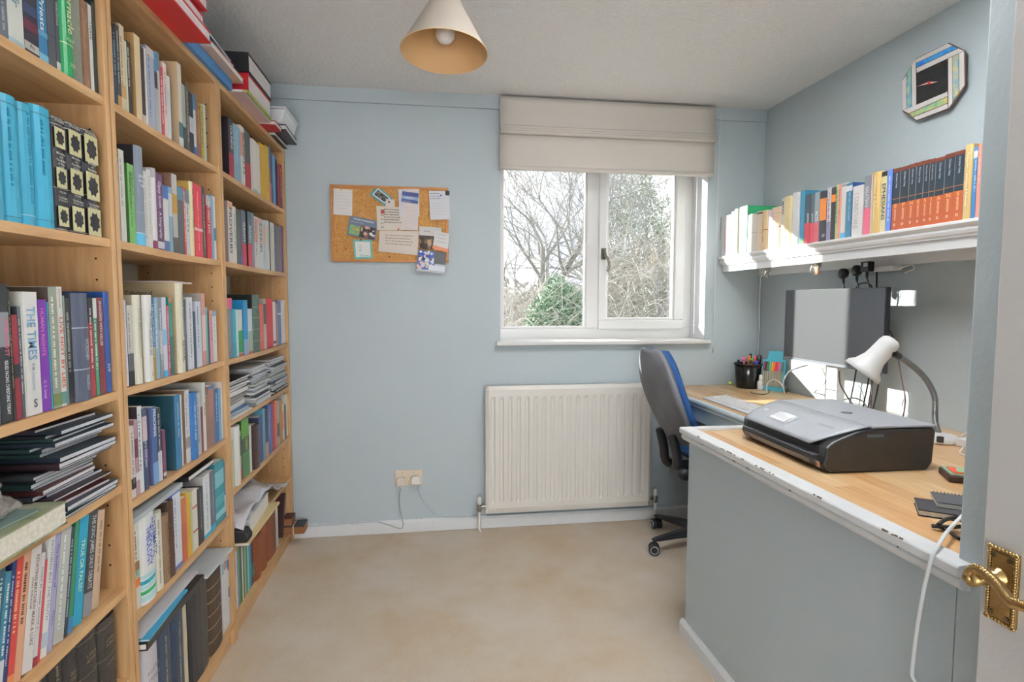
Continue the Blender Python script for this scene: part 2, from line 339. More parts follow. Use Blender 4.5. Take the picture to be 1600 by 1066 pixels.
for p in lv[6:-4:2]: rb.ball((p.x-.003, p.y, p.z+.006), .0026, 6, 4)
rb.obj('lever_beading', M_BRASS, h_, smooth=True, kind='stuff')

# ------------------------------------------------------------ bookcases
FX = -.7155; CASES = {'doorway': (.531, 1.464), 'narrow': (1.468, 2.173), 'corner': (2.177, 3.106)}
SHELVES = {'doorway': [1.713, 1.397, 1.046, .825, .575, .352, .07], 'narrow': [1.716, 1.398, 1.047, .768, .482, .084], 'corner': [1.717, 1.399, 1.043, .82, .558, .345, .068]}
CL = {'doorway': 'wide beech bookcase by the doorway, holding a stack of magazines and turquoise books', 'narrow': 'narrow beech bookcase standing between the two wide bookcases', 'corner': 'wide beech bookcase in the corner, touching the corkboard wall'}
for cn, (a, b) in CASES.items():
    t_ = thing('bookcase', CL[cn], 'bookcase', (FX, a, 0), 0, 'beech bookcases along the wall'); w = b-a; D = .275
    for y in (0, w-.018): MB().box(-D, 0, y, y+.018, 0, 2.02).obj('side_panel', M_BEECHV, t_, bevel=.001)
    MB().box(-D, -.001, .018, w-.018, 2.0, 2.02).obj('top_panel', M_BEECH, t_)
    MB().box(-D-.006, -D+.002, 0, w, .0, 2.02).obj('back_panel', mat('d9d3c8', .6), t_)
    for i, z in enumerate(SHELVES[cn]):
        x = -.001 if i == len(SHELVES[cn])-1 else -.004
        sg = 0 if x == -.001 else .004; pf = [(.018+(w-.036)*k/8, z-sg*math.sin(math.pi*k/8)) for k in range(9)]
        vs = [(xx, yy, zz_-dz) for dz in (0, .019) for xx in (x, -D+.008) for yy, zz_ in pf]; mbs = MB()
        mbs.add(vs, [(k, k+1, 9+k+1, 9+k)[::-1] for k in range(8)]+[(18+k, 18+k+1, 27+k+1, 27+k) for k in range(8)]+[(k, k+1, 18+k+1, 18+k)[::1] for k in range(8)]+[(9+k+1, 9+k, 27+k, 27+k+1) for k in range(8)]+[(0, 18, 27, 9), (8, 17, 35, 26)])
        mbs.obj('shelf', M_BEECH, t_)
    MB().box(-.03, -.012, .018, w-.018, 0, SHELVES[cn][-1]-.019).obj('plinth', M_BEECH, t_)
    ph = MB()
    zz = .2
    while zz < 1.95:
        if all(abs(zz-s) > .03 for s in SHELVES[cn]):
            for x in (-.035, -.24):
                ph.lathe([(.0025, 0), (.0025, -.0006)], 8, (x, w-.018, zz), 'y')
        zz += .048
    ph.obj('peg_holes', mat('2a1d12', .9), t_, kind='stuff')

# ------------------------------------------------------------ books
def cover_mat(h, leather=False):
    if leather: return mat(h, .5, spec=.35, bump=.35, bscale=160, mottle=.25, mscale=40)
    return mat(h, .38, spec=.45, mottle=.06, mscale=25)
def spine_arc(t, r, off=0.):
    if not r: return [(off, t/2), (off, -t/2)]
    b = min(.22*t, .012); n = 7
    return [(b*math.cos(math.pi*(k/(n-1)-.5))+off*1.0, t/2*math.cos(math.pi*k/(n-1))*1.0) for k in range(n)]
def book(w, loc, rz, t, h, d, spine, side=None, round_=False, bands=(), titles=(), marks=None, lean=0., leather=False, hard=None, pages=None):
    hard = round_ if hard is None else hard; bd = .0026 if hard else .0012
    arc = spine_arc(t, round_); mb = MB(); prof = [(-d, t/2)]+arc+[(-d, -t/2), (-d, -t/2+bd), (-bd, -t/2+bd), (-bd, t/2-bd), (-d, t/2-bd)]
    mb.prism(prof, 0, h, 'z')
    for i in range(1, len(arc)): mb.m[2+i] = 1
    o = mb.obj('book', [cover_mat(side or spine, leather), cover_mat(spine, leather)])
    o.location = loc; o.rotation_euler = (-R(lean), 0, rz)
    e = .004 if hard else .0006
    MB().box(-d+e, -bd, -t/2+bd, t/2-bd, e, h-e).obj('page_block', pages or M_PAGES, o)
    xs = (min(.22*t, .012) if round_ else 0)
    for z0, z1, c in bands:
        a = spine_arc(t+.0006, round_, .0005)
        MB().prism([(-.0002, t/2+.0003)]+a+[(-.0002, -t/2-.0003)], h*z0, h*z1, 'z').obj('spine_band', c if not isinstance(c, str) else cover_mat(c), o)
    for s, c, z0, z1, y0, y1, mode in titles:
        m = mat(c, .45); L = (z1-z0)*h; H = (y1-y0)*t
        if mode == 'v': text(s, (xs+.0009, -t/2+y0*t, z1*h), (0, 0, -1), (0, 1, 0), L, H, m, 'spine_title', o)
        else: text(s, (xs+.0009, -t/2+y0*t, z0*h), (0, 1, 0), (0, 0, 1), H, L, m, 'spine_title', o)
    if marks:                                                # lettering too small to read in the photograph
        m = mat(marks, .5); q = MB(); z = h*random.uniform(.86, .93); zl = h*random.uniform(.1, .45); gh = min(.0065, t*random.uniform(.25, .42)); yy = random.uniform(-.2, .1)*t
        while z > zl:
            l = random.uniform(.0016, .0038)
            q.box(xs*.6, xs+.0007, yy-gh*random.uniform(.3, .5), yy+gh*random.uniform(.35, .5), z-l, z); z -= l+random.choice([.0012, .0012, .0015, .005])
        if q.v: q.obj('spine_lettering', m, o)
    return o
ORD = ['top', 'second', 'third', 'fourth', 'fifth', 'sixth', 'seventh']
USED = {}
def sag_at(case, y):
    a, b = CASES[case]; u = max(0, min(1, (y-a-.018)/(b-a-.036))); k = min(7, int(u*8)); s = lambda i: math.sin(math.pi*i/8)
    return s(k)+(s(k+1)-s(k))*(u*8-k)
def row(case, si, data, X=None, rz=0., z=None, where=None, recess=.012):
    X = (FX-recess) if X is None else X
    z0 = SHELVES[case][si] if z is None else z
    where = where or 'on the %s shelf of the %s bookcase' % ('bottom' if si == len(SHELVES[case])-1 else ORD[si], case)
    for ln in data.strip().splitlines():
        head, _, opt = ln.partition(';'); f = head.split(None, 4)
        xl, xr, yt, col, desc = float(f[0]), float(f[1]), float(f[2]), f[3], f[4].strip()
        kw = dict(bands=[], titles=[]); rec = 0.; d = None
        for q in [q.strip() for q in opt.split(',') if q.strip()]:
            k, _, v = q.partition('=')
            if k == 'r': kw['round_'] = True
            elif k == 'hd': kw['hard'] = True
            elif k == 'l': kw['leather'] = True
            elif k == 's': kw['side'] = v
            elif k == 'm': kw['marks'] = v
            elif k == 'd': d = float(v)
            elif k == 'in': rec = float(v)
            elif k == 'L': kw['lean'] = float(v)
            elif k == 'b': a = v.split(':'); kw['bands'].append((float(a[0]), float(a[1]), a[2]))
            elif k in ('t', 'h'): a = v.split(':'); kw['titles'].append((a[0], a[1], float(a[2]), float(a[3]), float(a[4]) if len(a) > 4 else .28, float(a[5]) if len(a) > 5 else .76, 'v' if k == 't' else 'h'))
        Xb = X-rec*(1 if rz == 0 else -1)
        ya, yb = y_at(xl, X, z0), y_at(xr, X, z0); ya, yb = min(ya, yb), max(ya, yb)
        if case: ya = max(ya, CASES[case][0]+.0195); yb = min(yb, CASES[case][1]-.0205)
        ym = (ya+yb)/2; t = max(.004, yb-ya-.0008)
        sag = .0
        if case:
            sag = -.004*min(sag_at(case, ya), sag_at(case, yb)) if si < len(SHELVES[case])-1 else 0
        zz = z0+sag+.0008; h = z_at(yt, X, ym)-zz
        ceil_z = (1.998 if si == 0 else SHELVES[case][si-1]-.0245)-zz-.002 if case else .5
        lean = kw.get('lean', 0.)
        if lean: h = h/math.cos(R(lean)); t = t*math.cos(R(lean)); ceil_z = (ceil_z-t*math.sin(R(lean)))/math.cos(R(lean))
        h = max(.08, min(h, ceil_z))
        d = d or min(.235, max(.11, h*random.uniform(.64, .74)))
        if lean: loc = (Xb, yb-.0004-t/2*math.cos(R(lean)), zz+t/2*math.sin(R(lean)))
        else: loc = (Xb, ym, zz)
        o = book(None, loc, rz, t, h, d, col, **kw)
        lab = '%s %s' % (desc, where)
        tag(o, lab, 'book', 'books '+where); USED[lab] = USED.get(lab, 0)+1
row('doorway', 0, """
-22 -1 -40 6b7076 grey tall hardback;hd
0 13.4 -40 5b6068 slate-grey tall hardback;hd,m=9aa0a6
13.6 38.7 -40 d9dad2 thick off-white book;t=fr:5d7f86:.55:.7,b=.02:.09:a9c4cc,s=cfd0c8
39.2 61.5 -40 2a2330 dark floral-covered book with white sticker;hd,b=.05:.15:b9b3ab,b=.3:.42:5c2436,b=.5:.62:34405f,h=Fn:1c1c20:.08:.13:.3:.7
62 76 -40 2f6f98 swirling blue book titled in white;t=f Priests:eef2f2:.28:.92:.2:.75,b=.02:.1:7fb4c9,b=.3:.36:5a97b8
76.2 89.2 -40 45474e dark grey book with one spine line;b=.352:.358:24262b,hd
89.4 95.5 -40 43404c slim purple-grey book;t=WRITINGS:c6c6ca:.3:.9,b=.02:.1:d7d3d0
95.8 114.5 -40 1f8a52 bright green hardback with gilt title;r,t=Tabernacle:e9e0b4:.42:1.0:.3:.8,h=SOLT:e9e0b4:.345:.375:.1:.85,b=.31:.316:e9e0b4,h=XX:e9e0b4:.1:.14:.4:.8
114.8 129.8 -40 7d7e72 worn grey-green cloth book;l
130.2 141.5 3 7a5a42 brown mottled old book;l,r
142 148.3 7 dfe2e0 white slim book with dark title;t=I HAVE:4a5560:.55:.85
148.6 153 4 2c3b37 very slim dark green book;
153.2 154.6 -30 1d2433 slim tall navy book;
""")
row('doorway', 1, """
-26 5 143 3a9dba turquoise hardback peeking past its worn fellows;r,m=2f86a4
5.2 31.5 149 3fa3c0 turquoise volume with long spine title;r,m=2f86a4,b=.93:.936:1f5c74,b=.04:.046:1f5c74
31.8 54 162 3b9fbc turquoise volume with scuffed white marks;r,m=2f86a4,b=.93:.936:1f5c74,b=.08:.083:d9e6e8
54.4 82.8 168 3aa2c2 thickest turquoise volume;r,m=2f86a4,b=.93:.936:1f5c74,b=.06:.064:1f5c74
""", recess=.02)
def gilt(o, t, h):
    gold = mat('c9c294', .5); xs = min(.22*t, .012)+.0008
    for k, zc in enumerate((.82, .47, .13)):
        s = min(t*.40, .06*h*2); mbg = MB(); mbk = MB(); z = zc*h
        mbg.box(xs-.001, xs, -s, s, z-s*1.25, z+s*1.25); o1 = mbg.obj('gilt_panel', gold, o)
        pts = [(math.cos(a*math.pi/8)*s*(.86 if a % 2 else .66), z+math.sin(a*math.pi/8)*s*1.1*(.86 if a % 2 else .66)) for a in range(16)]
        MB().prism(pts, xs-.0002, xs+.0004, 'x').obj('flower_motif', mat('211f22', .5), o)
    m = mat('d9d6cc', .5)
    for s_, z0, z1 in (('SPURGEON', .955, .975), ('Miracles', .672, .695), ('and', .645, .662), ('Parables', .612, .636), ('of Our', .582, .603), ('Lord', .553, .575), ('VOLUME', .335, .35), ('The Parables', .285, .305), ('of Our Lord', .262, .28)):
        text(s_, (xs, -t*.36, z0*h), (0, 1, 0), (0, 0, 1), t*.72, (z1-z0)*h, m, 'spine_title', o)
for (xl, xr, yt), nm in zip([(83.4, 103, 182.6), (103.2, 126.4, 193), (126.8, 151.6, 204)], ('beside the turquoise set', 'between its two matching volumes', 'at the end of the row')):
    Xs = FX-.02; ya, yb = y_at(xl, Xs, 1.397), y_at(xr, Xs, 1.397); h = z_at(yt, Xs, (ya+yb)/2)-1.397
    o = book(None, (Xs, (ya+yb)/2, 1.3978-.004*min(sag_at('doorway', ya), sag_at('doorway', yb))), 0, yb-ya-.001, h, .16, '26242a', round_=True, bands=[(.93, .936, 'b9b5a4'), (.985, .99, 'b9b5a4'), (.01, .016, 'b9b5a4'), (.375, .38, 'b9b5a4')])
    gilt(o, yb-ya-.001, h); tag(o, 'black gilt-patterned volume %s on the doorway bookcase' % nm, 'book', 'black gilt volumes')
row('doorway', 2, """
-30 3 446 3c4046 dark grey book with plain spine;s=5a5e64
3.2 22 444 24262a black and grey book titled in pink;t=JOHN STOTT:d95a78:.48:.76:.45:.9,t=ISSUES FACING CHRISTIANS TODAY:eceef0:.06:.45:.45:.75,b=.84:.995:1a1b1e,b=.55:.8:7d8288
22.4 26 452 23261f slim black book with olive lettering;m=8e8f62
26.2 35.6 492 7c1f2c dark red book with black band;b=.4:.53:1d1d20,hd
35.8 41 479 4b5258 slim charcoal paperback;m=b9bfc4
41.2 44 458 d9d5cc thin cream book;
44.2 67 456 e6e3e0 thick white book with blue fancy lettering;t=THE TIMES:6f9bbd:.45:.88:.2:.8,t=D.M. Lloyd-Jones:9bb8cd:.2:.42:.35:.6,h=S:4b5358:.06:.13:.4:.65
67.4 81 468 6c2a94 purple paperback with pink title;t=HUMAN RIGHTS:e07fb8:.5:.92:.2:.6,t=D. S. Israel:d9c6e6:.12:.28:.2:.5
81.2 84 472 2c8fa0 thin teal paperback;
84.2 97 449 8b9080 grey-green photo-covered book;s=5c5248,m=e8e6de,b=.02:.12:61703c
97.2 105.5 448 dcdcd6 white book titled in orange and black;t=LIVE NOT BY LIES:d0573f:.1:.8:.2:.85,t=ROD DREHER:b8625a:.82:.98:.3:.6,b=.02:.12:5c8a86
105.8 109 462 6f7f7c thin grey-teal book;
109.2 117.4 466 33302e slim dark photo-covered book;m=a3a197,b=.05:.3:1e1e20
117.6 140 458 4b5162 charcoal-blue hardback with two silver bands;r,b=.675:.685:a9adb6,b=.29:.3:a9adb6,t=WORSHIP?:b9bec8:.38:.58:.45:.7,t=WALDRON:b9bec8:.1:.24:.45:.65
140.2 143 488 e8eae6 thin white booklet;
143.2 151 465 8e2a33 slim red and black book;m=e4d3d0,b=.75:1.0:1d1f24
151.3 156.8 466 3f8a68 slim green book;m=dfe9e2,b=.8:1.0:d8dcd6
157 167 465 6b2731 dark red book titled ENGAGING WITH KELLER;t=ENGAGING WITH KELLER:e6dede:.5:.96:.3:.7
167.3 175.5 456 1f4f94 tall royal-blue book;d=.235,t=IVP:dfe6ee:.2:.28
""")
row('doorway', 4, """
-22 -10 884 2d5568 large dark teal photo book;L=12,s=3b6f86,m=cfdde2
-9.5 1 914 3a7d92 teal and white photo paperback;L=12,m=e6e9ea,b=.0:.3:d7dadb
1.3 9 878 2a3666 navy book in the leaning row;L=12,m=c3c9d9
9.3 20 883 c8403c red leaning paperback;L=12,m=e7b58e,b=.0:.1:d98a55
20.3 32 866 d9a585 orange-tan leaning paperback;L=12,m=5c3a28
32.5 50 868.5 e6e2df white leaning book titled REDATING;L=12,t=REDATING MATTHEW MARK & LUKE:8a6f66:.2:.92:.5:.8,t=JOHN WENHAM:8a6f66:.5:.75:.15:.4,s=c99d82
50.3 57.5 880 d6d3d4 grey-white leaning paperback;L=12,b=.0:.08:8c2b36,m=9a9aa0
57.8 62 890 c94a4c thin red-spined leaning book;L=12
62.3 72.3 836 e8e6e4 white leaning book titled NOTHING BUT THE TRUTH;L=12,t=NOTHING BUT THE TRUTH:8f9096:.3:.95:.3:.75,b=.08:.2:b9c9d6
72.6 81 820 a9a6c9 lavender leaning book;L=12,t=Psycho:5a4fa0:.15:.4,t=The Invention of:5a4fa0:.5:.92
81.4 99 823 b9bab6 grey patterned leaning book;L=12,s=8f918c,m=e8efe9
99.3 104.5 838 2f3742 thin charcoal leaning book;L=12,m=a9b0b8
104.8 112 829 2c7a5a slim green leaning book;L=12,b=.0:.14:3a7cb0
112.3 127.5 813.5 2299bd cyan leaning book titled TRUE OR FALSE;L=12,s=1f7d68,t=TRUE OR FALSE?:d9f0c8:.3:.78:.3:.72
128 142 798 3b3b3f black and grey leaning book;L=12,t=THE KING JAMES ONLY DEBATE:c9c9cc:.25:.95:.2:.8,b=.0:.22:8b8b8f
142.5 154 810 c7ab90 beige leaning book at the row's end;L=12,m=8e7861
""", recess=.02)
row('doorway', 5, """
55 77 1048 33302f dark leather volume with blank worn spine;r,l,m=8e7f62
77.5 99 1027 35302f dark leather volume with slack spine;r,l,m=8e7f62
99.5 121 1010 332f2e dark leather volume with worn gilt;r,l,h=GREAT:8e7f62:.68:.72,h=EXPECT:8e7f62:.62:.66
121.5 152 984 36312f thick dark leather volume of histories;r,l,h=A CHILDS:9a8a68:.7:.735,h=HISTORY:9a8a68:.64:.675,b=.9:.905:8e7f62,b=.5:.505:8e7f62
152.5 180 965 37322f dark leather volume titled LITTLE DORRIT;r,l,h=LITTLE:a09070:.7:.735,h=DORRIT:a09070:.64:.675,h=DICKENS:8e7f62:.4:.43,b=.9:.905:8e7f62,b=.5:.505:8e7f62
""", recess=.03)
row('narrow', 0, """
177 179.5 40 9cc4d6 sliver of pale blue book;
179.7 185 37 33404f black-topped blue slim book;b=.8:1.0:17181b,m=8ea3b5
185.2 191 39 3d4446 slim dark floral book;m=b5b9b4,b=.0:.15:b58c52
191.2 198.6 39 d8c4a6 pale peach thick paperback;s=c9b594,m=b49a76,b=.15:.3:c99a62
198.8 202 64 cfd6c0 thin pale-green book;
202.2 207.6 65 3a3028 slim dark brown book;m=c9c2b4
214 223.4 55 dcc7a0 tall blond book with plain spine;s=c49d68
223.6 229 74 3a2a2e slim black-maroon book;b=.0:.12:c9b8a6
229.2 232.4 75 e4e2dd thin white booklet;
232.6 244.6 75 a7acbd thick lavender-grey book;m=8287a0,b=.9:1.0:c9c4c6,s=8f94a8
244.8 249 81 a9b3b5 blue and grey slim book;b=.75:1.0:4d86a8,b=.55:.75:1d2430
249.2 253 82 c9c1bb pale slim book with a portrait;b=.78:1.0:6a7f8c
253.2 258 104 b5404a red slim book;m=f0dcd8
258.2 264 99 e3cdc6 pinkish white paperback;m=b5948e
264.2 268.4 119 e3e6e4 thin short white paperback;b=.1:.8:d3e2e6
281 287 99 ded8cc wide beige book with text-covered side;s=d3b795,b=.0:.12:dfe1e0,b=.12:.3:3f6d78,d=.22
287.3 292 132 a8aaa0 grey-green slim book;b=.0:.35:3c3a32
292.2 297.6 133 55524e dark grey slim book;m=a8a69c
297.8 304 145 2a2a30 black and white slim book;b=.35:.6:c9c4c6
304.2 308 148 cfd3d3 white and blue slim book;b=.75:1.0:3f76a8,b=.0:.15:2f62ac
308.2 315.6 164 8a5a3c brown paperback;m=c39f7c
315.8 320 165 b9a83c yellow-olive slim book;m=5c5a34
320.2 323.5 164 c9d6cc pale mint slim book;
""")
row('narrow', 1, """
183.8 190 244 8d979c grey slim book with white title;t=JESUS:f0f2f2:.75:.95
190.4 199 234 dcd8d0 off-white book with tan top;s=c9a780,m=b5b0a6
203.4 213.6 256.6 74aa60 green book on a man's life;s=4f8a48,t=THE LIFE OF:35502c:.62:.9:.55:.8,t=RABBI DUNCAN:35502c:.5:.9:.2:.45,m=5a8a4c
213.8 226 229 7b8492 tall slate book with sky-blue foot;r,s=2b2a30,b=.0:.12:5cb2d9,b=.12:.127:c3c7c9,h=LIVING:f0f0f2:.68:.715:.1:.9,h=BEYOND:f0f0f2:.635:.665:.1:.9,h=TIME:f0f0f2:.59:.62:.25:.75,b=.33:.334:a9adb6
226.4 233 267 e6e3df white book beside the slate one;m=c3c0bb
233.2 239.4 265 e8e6e3 white book between white neighbours;m=cdc9c4
239.6 246 263 e2dfdd white book with maroon foot;r,b=.0:.1:7c3a52,b=.88:1.0:b5adb0
246.2 257.5 271 5d3b5f plum book titled in white;t=Gipsy Smith:f0eaee:.55:.9:.25:.75,t=A biography:f0eaee:.15:.5:.3:.7,b=.02:.11:d9d3d6
257.8 265.8 290 dcdcdc short white book with blue top and foot;b=.8:1.0:3d64a4,b=.0:.16:4a6a9c
266 271.5 292 7fa3b8 slim sky-blue book;b=.55:.9:c9cfd2
271.8 279.7 272 b5b3ae tall mosaic-covered book;s=8a6a58,b=.5:.75:b58c3c,b=.75:1.0:c3bfbb,b=.0:.2:4b4742
280 289.4 292 4a4f54 dark photo-covered paperback;s=5a6a74,b=.8:1.0:4b7c90
289.6 292.4 292 cf4f45 slim red spine beside dark photo cover;m=f0d9d4
292.6 298 297 c9d3d6 slim blue-white book;b=.8:1.0:54788c,m=4f6f84
298.2 303.5 284 dccfa4 cream-yellow book;r,s=c9a85c,m=8e8460
305.6 318 288.6 cf3c4b bright red thick book;s=d4506a,m=f0b9b4,b=.36:.4:e6c9c6
318.2 322.7 292 3c4a4a slim dark green book;m=a9b5b0
324.5 331.6 306 c4353f red book titled in white;t=THE GREAT RAW:f2e8e6:.4:.92:.3:.75,b=.84:1.0:b9bcbf
331.8 335.5 305 7fb0cc light blue slim book;
335.7 338.8 307 dfe3e3 thin white book at the row's end;b=.3:.5:4f7fa6
""")
row('narrow', 2, """
193.6 202 469 d3d3e2 lilac-white paperback;m=8f8fa8
202.4 211 477 55565c black and grey slim book;b=.4:1.0:c9c4b8,b=.0:.18:1d1d20,m=7a7d8c
211.4 222 461 e3dfcd cream hardback with faint title;r,s=cfc6ad,t=FOUR MEN CHILDREN:bdb59a:.3:.85:.35:.65
226 239 461 e9e6e2 white hardback with slanting script title;r,s=d3cab9,t=The Gospel:7d9099:.62:.82:.3:.75,t=and same sex:7d9099:.3:.6:.3:.7,h=I:5c5c62:.06:.11:.4:.6
239.3 245 465 3f6a94 navy and gold photo book;m=c9d6e2,b=.0:.4:a98a3c
245.2 251 465 8fb0c3 pale denim-blue book;m=dfe8ec
251.2 256.7 466 7c848c grey photo-covered slim book;b=.3:.6:b9b5bb,m=e0e2e4
256.9 263.4 464.6 dcd9e8 white book with cyan patches;b=.4:.6:8cc0de,b=.0:.08:3fa9d9
263.8 267.4 478 b54a5c slim short red book;m=e8d3d6
267.6 272 464.6 1f8a7c teal slim book;b=.0:.5:2c5f5c,b=.93:1.0:c98a62
277.8 288 442.7 dcd3bb tall cream volume named Historical Collections;r,s=cbb794,d=.225,t=Historical Collections of:54503f:.4:.95:.5:.8,t=REVIVAL:54503f:.12:.36:.3:.75
288.3 293.8 468 4b5662 charcoal slim hardback;hd
294.6 304 464.6 dcdbe2 white-lilac book;m=6f7480
304.2 308 487 2b4254 slim short navy book;
308.4 316.6 471 d3d6e2 white-blue book;m=6a7890
317.8 323.3 458.7 d98f84 tall coral-spined book;s=b9b3ac,b=.2:.7:e6c3bb
323.5 326.5 480 6fb0b0 thin aqua booklet;
326.7 329 486 2c3350 thin navy booklet;
329.2 334 485 d99aa8 short pink book;b=.82:1.0:e09a74,m=a55c6c
334.2 340 486 e0e0dc short white book at the row's end;b=.9:1.0:7fb0cc,m=a9b9b9
""")
hb = [q for q in bpy.data.objects if 'Historical' in q.get('label', '')][0]; hh = max(v.co.z for v in hb.data.vertices); ht = max(abs(v.co.y) for v in hb.data.vertices)
text('Historical Collections of', (-.185, -ht-.0006, hh*.865), (1, 0, 0), (0, 0, 1), .125, .0125, mat('54503f', .5), 'cover_title', hb)
text('ACCOUNTS OF', (-.12, -ht-.0006, hh*.80), (1, 0, 0), (0, 0, 1), .06, .011, mat('54503f', .5), 'cover_title', hb)
row('narrow', 3, """
200.5 205.5 661 3a9aa6 slim teal book;b=.85:1.0:9cc4d0
206 213.6 666 d9cfca short off-white paperback with black label;b=.12:.27:1d1d20,m=9a8f8a
213.8 219 656 b58a94 red and white patterned book;b=.5:.75:6b2a3a,b=.2:.3:dfd6d6
219.2 226 635 dfe2e4 tall white book;m=5c8a8c,s=3f3438
226.6 233.4 638 34405c tall navy book with pale portrait;b=.6:.9:d3b9bb,b=.35:.5:6a5a84,m=c9cdd9
240.5 248.5 636 3a5c90 blue book titled PREACHING;s=6d6f9c,t=PREACHING:f2f2f4:.62:.97:.3:.8,b=.0:.28:6fa0d0
248.8 254.6 637 2c2f36 black and white slim book;b=.0:.4:d6d3da,m=b9bcc3
256 260.7 671.6 6b3550 short maroon book;b=.04:.12:d9d3d6
276 285 617 2f6a94 large dark blue book;s=2c5566,d=.225,m=a9c3d6
285.2 287.5 617 dfe0dc thin tall white book;
291.5 298.5 610 d9d6d3 tall white book with brown side;s=96755f,b=.2:.35:9a8f8c,m=8f8f94
299 308.4 613.5 3567a0 tall blue hardback;r,m=a9c3dc
308.6 315.6 614 b9bcbe tall grey book;m=7c8084
315.8 319 636 7c2430 short dark red book;
319.2 323.5 598 e6e6e4 tall white book in a folio size;s=dcdad6,d=.23,t=FOLIO:3a3a3e:.5:.7
324 328 618 8c6a50 brown slim book;
328.2 336.6 603 9c6a5c tall red-brown book;b=.0:.5:8a6a60,b=.95:1.0:3a6f98,s=8a7466
337 343 608 2f5f98 royal-blue book;m=c3d3e6
343.2 347 608 6fa9cc light blue slim book;
347.2 350.5 597 e0dcd9 tall white slim book;
""")
row('narrow', 4, """
210.5 220.5 818 e2ddd2 white book with brown and orange bands;m=8a867c,b=.45:.55:8a5c2c,b=.37:.45:7cc0b4,b=.26:.36:e2782a
221 242 804 e8e8e6 thick white book titled SYSTEMATIC THEOLOGY;r,t=SYSTEMATIC:2a4fb0:.48:.95:.62:.9,t=THEOLOGY:2a4fb0:.42:.88:.18:.55,b=.3:.34:b5dce0,b=.235:.28:2a9cb0,b=.18:.22:b5dce0,b=.12:.16:2aa060,b=.04:.1:b5dce0
242.6 254 800 dddacb cream hardback;r,m=b9b5a4
254.3 264.3 804 8a6f54 brown cloth hardback;r,l,m=6f563c
264.6 273 783 4e382e dark brown leather book;r,l,b=.75:.757:2e2018,b=.5:.507:2e2018,b=.25:.257:2e2018
273.3 285.5 765 dcdfe6 white-fronted blue-edged book;s=5a74b4,b=.95:1.0:4a68b0,b=.0:.05:5a74b4,m=8f9cb9
286 293.5 778 c26a44 orange-red book;s=d3b59c,b=.0:.6:b55a3c
293.8 300 769 d3a62c mustard-yellow book;
300.2 303 769 b9c3a0 thin pale olive book;
303.2 310.5 765 e0d9cf cream book with red dots;b=.7:.73:b54a44,b=.3:.33:b54a44
310.7 319.4 763 2a2a2c black book;m=8f8f84,hd
319.8 330 742 e4e2e6 tall thick white book;m=9ab0c3,b=.0:.06:3fa9d0,s=b5b0ac
330.3 337.6 736 5f6269 tall grey book with blue foot;b=.0:.1:2fa3d3,m=8fa3b0,s=6f6f70
338 351.4 721 2f8a9a tall marbled teal book;s=2b6f7c,b=.6:.85:7fc0c9,b=.3:.45:55a5b0,b=.1:.2:8fcdd3
351.7 354 722 4a86b9 slim sky-blue book at the row's end;b=.1:.4:c3cde0
""")
row('narrow', 5, """
224.5 249 1004 d0ccd3 large grey-white dictionary;r,h=A LATIN:8e8894:.74:.78:.15:.85,h=DICTIONARY:8e8894:.66:.7:.1:.9
249.5 268 976 2a3a50 navy cloth volume beside the dictionary;r,m=8e8a70
268.5 288 953 2b3b51 navy cloth volume with gilt crest;r,h=Oo:8e8a70:.06:.1,m=8e8a70
288.4 295.5 945 d6c9ac slim cream book;
297 325.5 915 28282b thick black round-backed book;r,hd
326.2 346.5 886 453427 old ribbed leather volume;r,l,b=.8:.815:8a7a5c,b=.64:.655:8a7a5c,b=.48:.495:8a7a5c,b=.32:.335:8a7a5c,b=.16:.175:8a7a5c
346.8 349.8 877 cfcbd9 slim white magazine with violet edge;
350 352.8 876 dfdfe2 slim white magazine beside the violet-edged one;b=.8:.95:9cc0cc
353 355.6 874 e2e0e0 slim white magazine with orange top;b=.85:.97:d39a74
355.8 358.4 872 dde2e4 slim white magazine with blue top;b=.85:.97:6a9ac0
358.6 361.5 870 d3d3e0 slim white magazine with violet blocks;b=.8:.95:5a4a8a,b=.4:.55:5a5aa0
""", recess=.01)
row('corner', 0, """
358.5 366 185.6 2e2830 black book with red foot;s=2b2630,b=.0:.42:a3202f,t=SOUNDS:e8e2e4:.5:.9:.4:.85,m=8f8a90
366.3 377 196.6 86b0c6 pale blue thick book;s=7aa6be,m=dfe9ee
377.3 383.8 197.6 e2dfda white book with red stripe;b=.5:.9:e0a090,t=BLANKETS:4c6a54:.2:.9:.5:.9
384.2 392.5 205.6 4a5256 dark grey book with red foot;b=.0:.45:b0303c,s=3c4448
392.9 396.2 216 e6dad6 pinkish white book;
396.4 402 218.7 e8e4df white paperback;b=.0:.08:9cc3cf
402.2 407.5 225 e6e2dc ivory paperback;b=.0:.06:a9cbd6
408 416.5 226.4 dcae1c thick yellow book;
416.8 421.6 228.5 dfb42c slim yellow book;m=b5881c
421.8 424.4 229 8a6a5c slim multicoloured book;b=.6:1.0:3f6f94,b=.0:.35:c97a84
424.6 427 243 4a2c74 thin purple book;
427.2 431.4 242.6 5aa3d3 sky-blue slim book;
431.6 434.2 250 1d1a20 thin black book;
434.4 439.5 258 7d2a3c maroon hardback;r,m=b98a8c
""")
